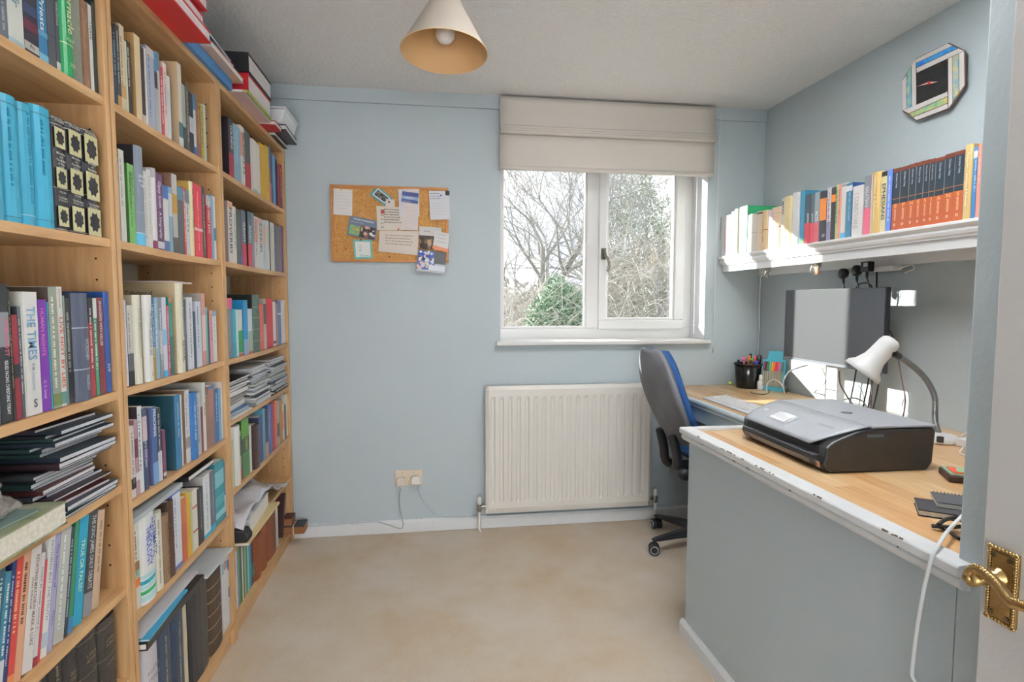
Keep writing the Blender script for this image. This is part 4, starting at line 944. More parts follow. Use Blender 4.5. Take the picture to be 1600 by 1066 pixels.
cable('cable', 'pale cable clipped along the skirting beside the corner bookcase', [W(592, 815.5, .02), W(560, 817, .02), W(520, 820, .02), W(472, 823, .02)], .0022, 'b5c1c8')
for k, (u, v) in enumerate([(498, 821), (550, 818), (590, 815), (659, 811), (700, 808), (727, 807.5)]):
    p = W(u, v, .015); o = MB().box(-.004, .004, -.008, .0, -.004, .006).obj('cable_clip', mat('c9d2d6', .5), None, loc=p, bevel=.001); tag(o, 'tiny pale cable clip on the skirting under the blue wall', 'clip', 'cable clips on the skirting')
cable('cable', 'thin painted cable behind the radiator along the skirting top', [W(760, 806, .02), W(880, 800, .02), W(1012, 793, .02), W(1056, 791, .02)], .0022, 'a9bcc6')
cable('conduit', 'white cable conduit running up the alcove corner', [(1.899, BY-.008, .79), (1.899, BY-.008, 1.1), (1.899, BY-.008, 1.36), (1.899, BY-.012, 1.40), (1.899, BY-.05, 1.42)], .006, 'cfd6da')

# ------------------------------------------------------------ wall shelf in the alcove
ws = thing('wall_shelf', 'long white moulded wall shelf across the alcove, loaded with books', 'shelf', (RX, PNY, SHZ))
y0, y1 = .002, BY-PNY-.012
X = SHX-RX
MB().prism([(X+.004, -.014), (X, -.010), (X, -.003), (X+.003, 0), (-.0005, 0), (-.0005, -.022), (X+.012, -.022)], y0, y1, 'y').obj('shelf_board', M_WHITE, ws)
MB().prism([(X+.012, -.0225), (X+.010, -.030), (X+.014, -.040), (X+.020, -.044), (X+.020, -.050), (X+.05, -.050), (X+.05, -.0225)], y0, y1, 'y').obj('moulding', M_WHITE, ws)
MB().box(X+.028, X+.046, y0, y1, -.085, -.0505).obj('fascia', M_WHITE, ws)
MB().box(-.022, -.0005, y0, y1, -.105, -.0225).obj('wall_batten', M_WHITE, ws, bevel=.002)

# ------------------------------------------------------------ clock
def ck(x, y): p = on(1380+x/5.923, 40+y/5.923, X=1.882); return Vector((0, p.y, p.z))
cc = ck(463, 520); ckt = thing('wall_clock', 'octagonal stained-glass wall clock with black face and red-edged hands', 'clock', (1.882, cc.y, cc.z))
def cpoly(name, pts, m, d0=.0, d1=.006, par=None):
    v = [ck(*p)-cc for p in pts]; n = len(v)
    return MB().add([(d0, p.y, p.z) for p in v]+[(d1, p.y, p.z) for p in v], [tuple(range(n))[::-1], tuple(range(n, 2*n))]+[(i, (i+1) % n, n+(i+1) % n, n+i) for i in range(n)]).obj(name, m, par or ckt)
OCT = [(600, 160), (750, 235), (755, 555), (605, 770), (310, 880), (178, 795), (172, 510), (300, 305)]
cpoly('lead_backing', OCT, mat('5a4038', .5), .0005, .007)
MGW = mat('e8e4e2', .2, coat=.3)
def glass(h, h2): return ramp_mat('glass_'+h, (1, 6, 6), [(.3, h), (.7, h2)], .15, nscale=7)
for nm, pts, m in [
    ('white_glass', [(306, 310), (598, 166), (640, 186), (306, 345)], MGW), ('coloured_glass', [(308, 350), (648, 190), (688, 210), (310, 388)], glass('1f56c9', '4aa3c0')), ('white_glass', [(310, 394), (698, 214), (742, 236), (312, 436)], MGW),
    ('white_glass', [(604, 306), (640, 290), (640, 716), (606, 762)], MGW), ('coloured_glass', [(646, 286), (698, 262), (700, 625), (648, 700)], glass('5a9cc0', 'c9b56a')), ('white_glass', [(704, 258), (748, 240), (752, 552), (706, 616)], MGW),
    ('white_glass', [(186, 786), (594, 612), (594, 652), (240, 812)], MGW), ('coloured_glass', [(248, 816), (594, 660), (594, 716), (272, 846)], glass('4a9a8c', 'c9c070')), ('white_glass', [(280, 850), (596, 724), (600, 764), (310, 874)], MGW),
    ('white_glass', [(176, 512), (214, 462), (214, 770), (182, 784)], MGW), ('coloured_glass', [(220, 452), (260, 374), (262, 752), (220, 768)], glass('3f7fc4', '9cbf8a')), ('white_glass', [(266, 366), (300, 312), (306, 734), (268, 750)], MGW)]:
    cpoly(nm, pts, m, -.001, .004)
cpoly('clock_face', [(310, 442), (596, 312), (594, 604), (312, 728)], mat('17181a', .35, bump=.8, bscale=300), -.0012, .004)
for a, b, w in [((438, 530), (318, 566), 7), ((438, 530), (522, 518), 8)]:
    d = Vector((b[0]-a[0], b[1]-a[1])).normalized(); nrm = Vector((-d.y, d.x))
    cpoly('hand', [(a[0]+nrm.x*w, a[1]+nrm.y*w), (b[0], b[1]), (a[0]-nrm.x*w, a[1]-nrm.y*w)], mat('e3d5d2', .3), -.005, -.004)
    cpoly('hand_edge', [(a[0]+nrm.x*w*1.9, a[1]+nrm.y*w*1.9), (b[0]-d.x*12+nrm.x*3, b[1]-d.y*12+nrm.y*3), (a[0], a[1])], mat('b0342c', .3), -.004, -.003)
MB().lathe([(.006, -.007), (.006, -.001)], 14, (0, (ck(438, 530)-cc).y, (ck(438, 530)-cc).z), 'x').obj('hand_boss', mat('b0342c', .3), ckt)
MB().lathe([(.03, .007), (.03, .0245)], 16, (0, 0, 0), 'x').obj('movement_box', M_BLACK, ckt)

# ------------------------------------------------------------ worktops
wt = thing('worktop', 'oak-effect laminate top of the half-height wall, under the printer', 'worktop', (.9625, PNY+.001, .7725))
MB().box(0, RX-.9625-.001, 0, PFY-PNY-.022, 0, .0125).obj('laminate_top', M_LAM, wt)
DZ, DXF = .775, 1.288
dk = thing('built_in_desk', 'pale blue built-in desk with oak-effect top in the alcove corner', 'desk', (DXF, PFY+.019, 0))
L_ = BY-PFY-.022; Wd = RX-DXF-.001
MB().box(.016, Wd, 0, L_, DZ-.022, DZ).obj('desk_top', M_LAM, dk)
M_PALE = mat('cfdde2', .4)
MB().prism([(.0, DZ-.008), (.004, DZ-.001), (.0158, DZ+.001), (.0158, DZ-.024), (.004, DZ-.022), (0, DZ-.017)], 0, L_, 'y').obj('edge_moulding', M_PALE, dk)
MB().prism([(.006, DZ-.0245), (.003, DZ-.032), (.008, DZ-.040), (.024, DZ-.044), (.024, DZ-.0245)], 0, L_, 'y').obj('lower_moulding', M_PALE, dk)
MB().box(.014, .030, 0, L_, DZ-.105, DZ-.0445).obj('apron', mat('b9cdd6', .45), dk)
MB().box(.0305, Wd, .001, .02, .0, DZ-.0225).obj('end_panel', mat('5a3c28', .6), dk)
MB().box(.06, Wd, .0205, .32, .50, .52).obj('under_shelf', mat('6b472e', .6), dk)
MB().box(Wd-.03, Wd, L_-.04, L_-.005, 0, DZ-.0225).obj('leg', M_PALE, dk)

# ------------------------------------------------------------ printer
pr = thing('printer', 'black inkjet printer with silver-grey lid and sloping control panel', 'printer', (1.066, 1.412, .7852), R(-1.5)); PW = .44
M_PB = mat('17181b', .32, spec=.5); M_PG = mat('8f9297', .42, bump=.05, bscale=900)
S = [(.030, 0), (.008, .008), (-.002, .028), (.004, .044), (.006, .070), (.028, .0875), (.065, .102), (.100, .1145), (.130, .1205), (.328, .1205), (.334, .11), (.328, .02), (.312, 0)]
MB().prism(S, 0, PW, 'y').obj('body', M_PB, pr, bevel=.006)
MB().box(.140, .335, .002, PW-.002, .1212, .1285).obj('lid', M_PG, pr, bevel=.003)
pp = [(-.006, .072), (.004, .081), (.030, .094), (.065, .107), (.100, .119), (.136, .1275)]
def panel(u, v):
    x, z = pp[round(v*5)]; m = .003+.055*(1-v)**1.4; y = m+u*(PW-m*1.6); return (x, y, z)
MB().grid(24, 6, panel).obj('control_panel', M_PG, pr, smooth=True, solid=.004)
MB().box(.0035, .03, .03, PW-.03, .049, .0665).obj('paper_slot', mat('0b0b0d', .6), pr)
MB().box(-.012, .008, .03, PW-.03, .0435, .0475).obj('output_tray', mat('4a4c52', .25), pr, bevel=.0015)
MB().prism([(.0035, .030), (-.0035, .0285), (.0025, .0115), (.008, .013)], .06, PW-.06, 'y').obj('paper_drawer', mat('55504f', .3), pr)
def onpanel(y0_, y1_, x0_, x1_, name, m, off=.0035):
    def zf(x):
        for a, b in zip(pp, pp[1:]):
            if a[0] <= x <= b[0]: return a[1]+(b[1]-a[1])*(x-a[0])/(b[0]-a[0])
        return pp[-1][1]
    return MB().grid(2, 6, lambda u, v: (x0_+(x1_-x0_)*v-off*.35, y0_+(y1_-y0_)*u, zf(x0_+(x1_-x0_)*v)+off)).obj(name, m, pr, smooth=True), zf
onpanel(.215, .325, .020, .072, 'screen_bezel', mat('9a9da2', .2), .0030); sc_, zf = onpanel(.232, .318, .026, .068, 'touch_screen', mat('e6e6ea', .12, coat=.6), .0038)
onpanel(.372, .392, .05, .062, 'power_icon', mat('b9bbc0', .3), .0032); onpanel(.06, .13, .064, .074, 'model_name', mat('7c7f86', .4), .003)
MB().lathe([(.016, .1283), (.016, .1289)], 28, (.205, .19, 0)).obj('logo_disc', mat('6a6d73', .25, metal=.5), pr)
text('hp', (.213, .202, .1292), (0, -1, 0), (-1, 0, 0), .022, .016, mat('c9ccd0', .3, metal=.4), 'logo_letters', pr)
MB().prism([(-.0028, .0145), (-.0024, .014), (-.0052, .031), (-.0056, .0305)], .012, .028, 'y').obj('label_square', mat('b98f78', .5), pr)
text('R', (-.0052, .0245, .017), (0, -1, 0), (-.15, 0, 1), .009, .011, mat('2a2426', .5), 'label_letter', pr)
MB().box(.125, .175, -.0008, .001, .098, .106).obj('side_badge', mat('4a5560', .3), pr)

# ------------------------------------------------------------ monitor
mo = thing('monitor', 'flat-screen monitor on a pale stand in front of the alcove wall', 'monitor', (1.742, 2.313, DZ+.0005)); MZ = .201; MH = .336; MWD = .634
MB().box(0, .022, -MWD/2, MWD/2, MZ, MZ+MH).obj('casing', mat('26272c', .4), mo, bevel=.002)
MB().box(-.0012, .0002, -MWD/2+.004, MWD/2-.004, MZ+.012, MZ+MH-.004).obj('screen', mat((.072, .077, .084), .55, spec=.08), mo)
MB().box(-.002, .0003, -MWD/2, MWD/2, MZ, MZ+.0115).obj('lower_bezel', mat('6a6e76', .35), mo)
MB().box(.024, .06, -.035, .035, .012, MZ+.14).obj('stand_column', mat('d6d8da', .3), mo, bevel=.006)
MB().box(-.07, .11, -.12, .12, 0, .012).obj('stand_foot', mat('d0d2d5', .3), mo, bevel=.004)
MB().box(.0225, .08, -.05, .05, MZ+.1, MZ+.2).obj('mount_plate', mat('3a3b40', .5), mo)

# ------------------------------------------------------------ desk lamp
def dep(u, v, d):
    r_ = _f + rr*((u-800)/F_PX) + uu*((533-v)/F_PX); return Vector((r_.x*d, r_.y*d, EYE+r_.z*d))
lb = Vector((1.705, 1.70, .786)); D0 = (lb-Vector((0, 0, EYE))).dot(_f)
dl = thing('desk_lamp', 'white desk lamp with a ribbed gooseneck behind the printer', 'lamp', lb)
MB().lathe([(.058, 0), (.060, .004), (.058, .014), (.05, .022), (.02, .027), (.012, .03)], 28).obj('lamp_base', M_GLOSSW, dl, smooth=True)
sw = dep(1470, 684, D0-.055)-lb
MB().box(sw.x-.009, sw.x+.005, sw.y-.008, sw.y+.008, .008, .028).obj('switch', mat('33302e', .4), dl, bevel=.002)
gp = [Vector((.0, .0, .025)), dep(1461, 655, D0)-lb, dep(1461, 625, D0)-lb, dep(1453, 603, D0)-lb, dep(1438, 583, D0-.01)-lb, dep(1415, 564, D0-.03)-lb, dep(1389, 548, D0-.05)-lb]
gpath = bez(gp, 14)
MB().tube(gpath, .0088, 10).obj('gooseneck', mat('8d9296', .3, metal=.8), dl, smooth=True)
rg = MB()
for i in range(1, len(gpath)-1):
    a = gpath[i]; d = (gpath[i+1]-gpath[i-1]).normalized(); rg.tube([a-d*.0016, a, a+d*.0016], [.0088, .0104, .0088], 10, False)
rg.obj('neck_ribs', mat('8d9296', .28, metal=.8), dl, smooth=True, kind='stuff')
MB().tube([gpath[-10], gpath[-1]+(gpath[-1]-gpath[-2])*1.2], .0115, 12).obj('neck_sleeve', M_BLACK, dl, smooth=True)
A_ = dep(1392, 534, D0-.04)-lb; B_ = dep(1346, 582, D0+.0)-lb
ax = (B_-A_).normalized(); e1 = ax.orthogonal().normalized(); e2 = ax.cross(e1); Ls = (B_-A_).length
pf = [(.004, -.012), (.018, -.010), (.028, -.002), (.031, .012), (.032, .055*1), (.034, .075), (.045, .105), (.058, Ls-.015), (.062, Ls)]
def rev(pf, o, sg=28): return MB().add([o+ax*z+(e1*math.cos(2*math.pi*k/sg)+e2*math.sin(2*math.pi*k/sg))*r for r, z in pf for k in range(sg)], [(i*sg+k, i*sg+(k+1) % sg, (i+1)*sg+(k+1) % sg, (i+1)*sg+k) for i in range(len(pf)-1) for k in range(sg)])
rev(pf, A_).obj('lamp_shade', M_GLOSSW, dl, smooth=True, solid=.0016)
rev([(.002, Ls-.03), (.02, Ls-.035), (.027, Ls-.06), (.02, Ls-.09), (.014, .06)], A_).obj('lamp_bulb', mat('f0eeea', .3), dl, smooth=True)
MB().tube([gpath[-1], A_+ax*.03], .010, 10).obj('shade_joint', M_BLACK, dl)

# ------------------------------------------------------------ keyboard and desk clutter
kb = thing('keyboard', 'silver and white computer keyboard on the oak-effect desk', 'keyboard', (1.341, 2.235, DZ+.0004))
MB().prism([(0, 0), (0, .006), (.125, .016), (.125, 0)], 0, .437, 'y').obj('keyboard_base', mat('cfd0d3', .35), kb, bevel=.002)
kk = MB()
for i in range(5):
    for j in range(21):
        x = .022+i*.0195; yk = .010+j*.0199
        if random.random() < .04: continue
        zz = .006+.08*x; kk.add([(x, yk, zz), (x+.016, yk, zz), (x+.016, yk+.0165, zz), (x, yk+.0165, zz), (x+.002, yk+.002, zz+.005), (x+.014, yk+.002, zz+.005), (x+.014, yk+.0145, zz+.005), (x+.002, yk+.0145, zz+.005)], [(4, 5, 6, 7), (0, 1, 5, 4), (1, 2, 6, 5), (2, 3, 7, 6), (3, 0, 4, 7)])
kk.obj('keys', mat('eceaea', .4), kb, kind='stuff')
pq = Vector((1.765, 2.985, DZ+.0004))
pt = thing('pen_pot', 'black translucent plastic pen pot in the desk corner', 'pot', pq); pt.scale = (1.32, 1.32, 1.38)
m_pot = mat('191614', .2, alpha=.86)
MB().lathe([(.0445, .0), (.046, .004), (.053, .094)], 28, cap=False).obj('pot_wall', m_pot, pt, smooth=True, solid=.002)
MB().lathe([(.0445, .0002), (.0445, .003)], 28).obj('pot_floor', mat('191614', .3), pt)
MB().lathe([(.0535, .094), (.0575, .0935), (.0575, .100), (.0535, .1005), (.0535, .094)], 28, cap=False).obj('pot_rim', mat('191614', .3), pt, smooth=True)
PENS = [(-.030, .016, .105, 'd3d3d6', '1d1d20', 'black-capped pen', .0045), (-.018, .0, .112, 'e8417c', 'f0709a', 'bright pink ball-topped pen', .0045), (-.006, .02, .118, '3a2a3a', '3a2a3a', 'dark purple pen', .004), (.004, -.012, .106, '2a2a2c', '33333a', 'black pen beside the orange one', .005), (.012, .014, .122, 'e88a2a', 'e88a2a', 'orange highlighter', .006), (.012, -.004, .112, '6fb43c', '6fb43c', 'green pen', .0045), (.020, -.02, .104, '2c3fd0', '2c3fd0', 'blue-capped pen', .006), (.024, .024, .128, '26262c', '26262c', 'tall black marker', .0055), (.030, .004, .122, 'd9303a', 'e0606a', 'red pen', .0045), (.034, -.016, .126, 'e88f94', '2a2c30', 'fat pink marker with black cap', .0095)]
for dx, dy, h, c1, c2, nm, r in PENS:
    th = thing('pen', '%s standing in the black pen pot' % nm, 'pen', (pq.x+dx*1.0, pq.y+dy*1.1, DZ+.0065)); tl = Vector((dx*.5, dy*.5, h*1.42)); r *= 1.3 ; 
    MB().tube([(0, 0, 0), tl*.72], r, 10).obj('barrel', mat(c1, .35), th, smooth=True)
    if 'ball' in nm: MB().ball(tl*.98, .0125, 14, 8).tube([tl*.7, tl], r, 8).obj('cap', mat(c2, .4), th, smooth=True)
    else: MB().tube([tl*.72, tl*.98, tl*1.0], [r*1.12, r*1.12, r*.7], 10).obj('cap', mat(c2, .35), th, smooth=True)
def deskp(u, v, z=DZ): return on(u, v, Z=z)
g = deskp(1188, 609); gl_ = thing('glue_bottle', 'small white bottle beside the pen pot', 'bottle', (g.x, g.y, DZ+.0004)); gl_.scale = (1.2, 1.2, 1.28)
MB().lathe([(.0135, 0), (.0145, .003), (.0145, .034), (.007, .040)], 18).obj('bottle_body', mat('e6e3e4', .35), gl_, smooth=True)
MB().lathe([(.0075, .0405), (.0085, .042), (.0075, .062), (.005, .064)], 14).obj('bottle_cap', mat('eeecec', .35), gl_, smooth=True)
g = deskp(1206, 611); pk = thing('pen_pack', 'turquoise card pack of colouring pens leaning on the alcove wall', 'pen pack', (g.x, g.y, DZ+.0004), R(-118)); pk.rotation_euler = (R(-13), 0, R(-48)); pk.scale = (1.4, 1.4, 1.45)
MB().box(-.042, .042, -.002, .002, 0, .118).prism([(-.028, .1182), (.03, .1182), (.026, .150), (-.022, .150)], -.002, .002, 'y').obj('card', mat('4fa9bd', .45), pk)
for k in range(10):
    x = -.034+k*.0072; c_ = ['8a1f34', '3a4a44', '5a8a5c', '4fae9a', 'e8a52a', 'e8742a', 'd9304a', 'e05a8a', '8f9298', '54565c'][k]
    MB().tube([(x, -.006, .016), (x, -.006, .072)], .003, 8).obj('pen_barrel', mat('a99a80', .4), pk)
    MB().tube([(x, -.006, .073), (x, -.006, .108)], .0034, 8).obj('pen_cap', mat(c_, .35), pk)
g = deskp(1139, 601); o = MB().ball((0, 0, .009), .010, 12, 8, (1, 1.2, .88)).obj('eraser', mat('9bd03a', .5), None, smooth=True, loc=(g.x, g.y-.012, DZ+.0006)); tag(o, 'small lime-green rubber at the foot of the pen pot', 'eraser')
g = deskp(1237, 610); o = MB().grid(12, 8, lambda u, v: (.13*(u-.5), .10*(v-.5), .012+.010*math.sin(6*u+2)*math.cos(5*v)+.008*math.sin(11*u*v))).obj('plastic_pouch', mat('dfe3e6', .25, alpha=.75), None, smooth=True, loc=(g.x, g.y, DZ), solid=.001); tag(o, 'crumpled clear plastic pouch beside the colouring pens', 'pouch')
# notebooks and bits on the worktop
WZ = .7856
def flat(name, label, cat, u, v, rz, sx, sy_, h, col, z=WZ, **k):
    p = on(u, v, Z=z); o = thing(name, label, cat, (p.x, p.y, z), rz); return o
nb = flat('notebook', 'closed black notebook on the oak-effect worktop by the pillar', 'notebook', 1478, 803, R(-38), 0, 0, 0, '')
MB().box(-.055, .075, -.045, .045, 0, .002).obj('back_cover', M_RUBBER, nb); MB().box(-.053, .073, -.043, .043, .0021, .012).obj('page_block', M_PAGES, nb); MB().box(-.055, .075, -.045, .045, .0121, .0145).obj('front_cover', mat('2d2d31', .5), nb)
sn = flat('spiral_notebook', 'spiral-bound notebook resting over the black one', 'notebook', 1502, 789, R(-35), 0, 0, 0, '', z=WZ+.0155)
MB().box(-.05, .06, -.04, .04, 0, .009).obj('page_block', M_PAPER, sn); MB().box(-.051, .061, -.041, .041, .0091, .0105).obj('cover', mat('3c3d42', .5), sn)
sg = MB()
for k in range(16): sg.tube([(-.045+k*.0068, .036+.008*math.cos(a*.785), .006+.008*math.sin(a*.785)) for a in range(9)], .0008, 5, False)
sg.obj('spiral', M_CHROME, sn, kind='stuff')
p1 = on(1437, 796, Z=WZ+.004); p2 = on(1470, 793, Z=WZ+.006)
o = thing('pen', 'black ballpoint pen poking out beside the black notebook', 'pen', p1); d = (p2-p1); MB().tube([(0, 0, .001), d*.9], .0042, 10).obj('barrel', M_BLACK, o, smooth=True); MB().tube([d*.9, d*1.2], .0047, 10).obj('cap', M_BLACK, o, smooth=True)
gg = thing('sunglasses', 'folded dark spectacles lying in front of the notebooks', 'glasses', on(1478, 822, Z=WZ))
b0 = on(1478, 822, Z=WZ)
MB().tube(bez([on(1456, 822, Z=WZ+.007)-b0, on(1470, 823, Z=WZ+.008)-b0, on(1485, 824, Z=WZ+.008)-b0, on(1500, 823, Z=WZ+.008)-b0]), .0045, 8).obj('temple', M_BLACK, gg, smooth=True)
MB().tube(bez([on(1466, 820, Z=WZ+.014)-b0, on(1478, 812, Z=WZ+.018)-b0, on(1500, 808, Z=WZ+.018)-b0]), .004, 8).obj('brow_bar', M_BLACK, gg, smooth=True)
MB().tube(bez([on(1468, 823, Z=WZ+.004)-b0, on(1485, 832, Z=WZ+.004)-b0, on(1500, 842, Z=WZ+.004)-b0]), .0038, 8).obj('temple', M_BLACK, gg, smooth=True)
cw = flat('card_wallet', 'dark wallet stuffed with red and green cards near the pillar', 'wallet', 1498, 748, R(-30), 0, 0, 0, '')
MB().box(-.035, .06, -.05, .04, 0, .018).obj('wallet_body', mat('33241e', .55), cw, bevel=.003)
MB().box(-.03, .05, -.04, .045, .0185, .020).obj('green_card', mat('7c9a7c', .5), cw); MB().box(-.02, .06, -.03, .03, .0205, .022).obj('red_card', mat('cf4a34', .5), cw); MB().prism([(-.01, -.02), (.05, -.03), (.055, .02), (.0, .03)], .0222, .0232, 'z').obj('green_slip', mat('8fae84', .5), cw)
ch = flat('charger', 'small white charger block by the desk lamp base', 'charger', 1508, 698, R(20), 0, 0, 0, ''); MB().box(-.02, .02, -.02, .02, 0, .026).obj('charger_body', M_GLOSSW, ch, bevel=.004)

# ------------------------------------------------------------ plugs under the shelf, clips, cables
xb = thing('extension_block', 'white extension socket block fixed under the wall shelf', 'extension lead', (1.862, 2.22, 1.400), 0)
MB().box(-.022, .022, -.14, .15, -.018, .0045).obj('block_body', mat('e0dcd8', .4), xb, bevel=.004)
for k, u in enumerate((1318, 1339, 1355)):
    p = on(u, (428, 423, 417)[k], X=1.825); p = Vector((1.838, p.y, p.z))
    o = thing('black_plug', ['rounded black plug at the window end of the extension block', 'middle rounded black plug in the extension block', 'square black plug at the pillar end of the extension block'][k], 'plug', p, 0, 'black plugs under the wall shelf')
    if k < 2: MB().lathe([(.018, .0015), (.024, -.006), (.024, -.022), (.016, -.028)][::-1], 16, (0, 0, 0), 'x').obj('plug_body', M_BLACK, o, smooth=True)
    else: MB().box(-.026, .0015, -.024, .024, -.022, .022).obj('plug_body', M_BLACK, o, bevel=.004); MB().box(-.0268, -.0262, -.018, .006, .0, .016).obj('plug_label', mat('c9c6c2', .5), o)
    MB().lathe([(.0065, -.016), (.005, -.045)], 10, (-.012, 0, 0)).obj('strain_relief', M_BLACK, o)
    cable('cable', ['black lead dropping from the window-end plug behind the monitor', 'black lead dropping from the middle plug behind the monitor', 'black lead looping from the square plug behind the monitor'][k], [(p.x-.012, p.y, p.z-.044), (p.x-.005, p.y-.012, p.z-.10), (p.x+.02, p.y-.02, p.z-.2), (1.885, p.y-.03, 1.0), (1.88, p.y, DZ+.006)], .0032, '1f1f22')
p = on(1368, 430, X=1.88); cable('cable', 'straight black lead hanging beside the square plug', [(1.885, p.y, 1.39), (1.885, p.y-.004, 1.30), (1.888, p.y-.01, 1.1), (1.888, p.y-.004, .95), (1.87, p.y, DZ+.005)], .0034, '1f1f22')
p = on(1350, 447, X=1.87); cable('cable', 'black cable looped above the monitor top', [(1.87, p.y+.05, 1.25), (1.87, p.y+.045, 1.318), (1.87, p.y, 1.338), (1.87, p.y-.045, 1.318), (1.87, p.y-.05, 1.25), (1.885, p.y-.05, 1.0), (1.885, p.y-.05, DZ+.005)], .0034, '1f1f22')
p = on(1404, 405, X=1.86); cable('cable', 'white cable looped at the end of the extension block', [(1.862, 2.079, 1.39), (1.862, 2.05, 1.395), (1.862, 2.015, 1.40), (1.87, 2.01, 1.385), (1.886, 2.05, 1.378), (1.886, 2.07, 1.372)], .003, 'e3dfdb')
for nm, pts, r, c_ in [
    ('grey lead looping from the desk up to the monitor back', [deskp(1229, 611)+Vector((0, 0, .004)), dep(1224, 600, 2.75), dep(1232, 582, 2.72), dep(1250, 574, 2.7), dep(1262, 571, 2.70)], .003, '6f7276'),
    ('pale lead curling beneath the monitor', [deskp(1268, 617)+Vector((0, 0, .004)), dep(1288, 600, 2.5), dep(1289, 588, 2.5), dep(1284, 574, 2.5)], .0028, 'b5b2b0'),
    ('twin-tone lead hanging from the monitor bottom', [dep(1311, 580, 2.3), dep(1313, 600, 2.33), dep(1325, 622, 2.36), dep(1336, 637, 2.38)], .0036, '7d7a7c'),
    ('dark lead curving behind the stand column', [dep(1318, 625, 2.42), dep(1332, 622, 2.42), dep(1346, 626, 2.42), dep(1355, 636, 2.42)], .0032, '77797d'),
    ('short lead dropping below the lamp shade', [dep(1362, 592, 2.25), dep(1362, 610, 2.25), dep(1360, 628, 2.25), dep(1361, 642, 2.25)], .0032, '5c4a4c'),
    ('long grey-pink lead hanging down the alcove wall behind the gooseneck', [on(1387, 512, X=1.896), on(1398, 535, X=1.896), on(1407, 580, X=1.896), on(1414, 620, X=1.896), on(1413, 640, X=1.896), on(1410, 655, X=1.89)], .003, '6d5c5e'),
    ('white cable coiled loosely by the lamp base', [on(1502, 683, Z=WZ+.003), on(1506, 679, Z=WZ+.003), on(1512, 676, Z=WZ+.003), on(1525, 682, Z=WZ+.003), on(1505, 690, Z=WZ+.003), on(1504, 701, Z=WZ+.003), on(1500, 708, Z=WZ+.003), on(1512, 713, Z=WZ+.003), on(1530, 712, Z=WZ+.003)], .0028, 'e3e1df'),
    ('thin black lead lying by the pen pot', [deskp(1172, 613)+Vector((0, 0, .003)), deskp(1178, 616)+Vector((0, 0, .003)), deskp(1196, 617)+Vector((0, 0, .003)), deskp(1202, 612)+Vector((0, 0, .003)), deskp(1190, 606)+Vector((0, 0, .003))], .0022, '3f4042'),
    ('white lead arching in front of the colouring pens', [deskp(1198, 614)+Vector((0, 0, .003)), deskp(1199, 612)+Vector((0, 0, .045)), deskp(1210, 614)+Vector((0, 0, .07)), deskp(1222, 616)+Vector((0, 0, .045)), deskp(1226, 617)+Vector((0, 0, .003))], .0026, 'e6e4e2'),
    ('white cable draped over the half-wall lip towards the floor', [on(1504, 806, Z=WZ+.026), on(1492, 818, Z=WZ+.022), on(1478, 834, Z=.806), on(1466, 852, Z=.802), on(1458, 866, X=.912), on(1452, 885, X=.906), on(1442, 930, X=.908), on(1432, 990, X=.914), on(1425, 1050, X=.920), on(1420, 1110, X=.925), Vector((.92, 1.16, .004))], .0036, 'e4e6e8')]:
    cable('cable', nm, pts, r, c_)
for u, nm, pk_ in ((1201, 'dull metal bulldog clip hanging under the shelf near the conduit', False), (1279, 'metal bulldog clip holding a pinkish tag under the shelf', True)):
    p = on(u, 419, X=1.70); o = thing('bulldog_clip', nm, 'clip', (1.692, p.y, SHZ-.083))
    MB().prism([(-.012, -.0005), (.012, -.0005), (.004, -.022), (-.004, -.022)], -.018, .018, 'y').obj('jaw', mat('a9a59a', .35, metal=.6), o)
    MB().tube(bez([(-.010, .012, -.004), (-.02, .014, -.03), (-.012, 0, -.05), (-.02, -.014, -.03), (-.010, -.012, -.004)]), .0022, 6).obj('wire_handle', M_CHROME, o)
    if pk_: MB().ball((0, 0, -.036), .016, 12, 8, (.5, 1, 1.1)).obj('pink_tag', mat('c98f74', .6), o, smooth=True)
    else: MB().prism([(-.004, -.022), (.004, -.022), (.003, -.05), (-.003, -.05)], -.008, .006, 'y').obj('grey_tag', mat('8a8578', .6), o)

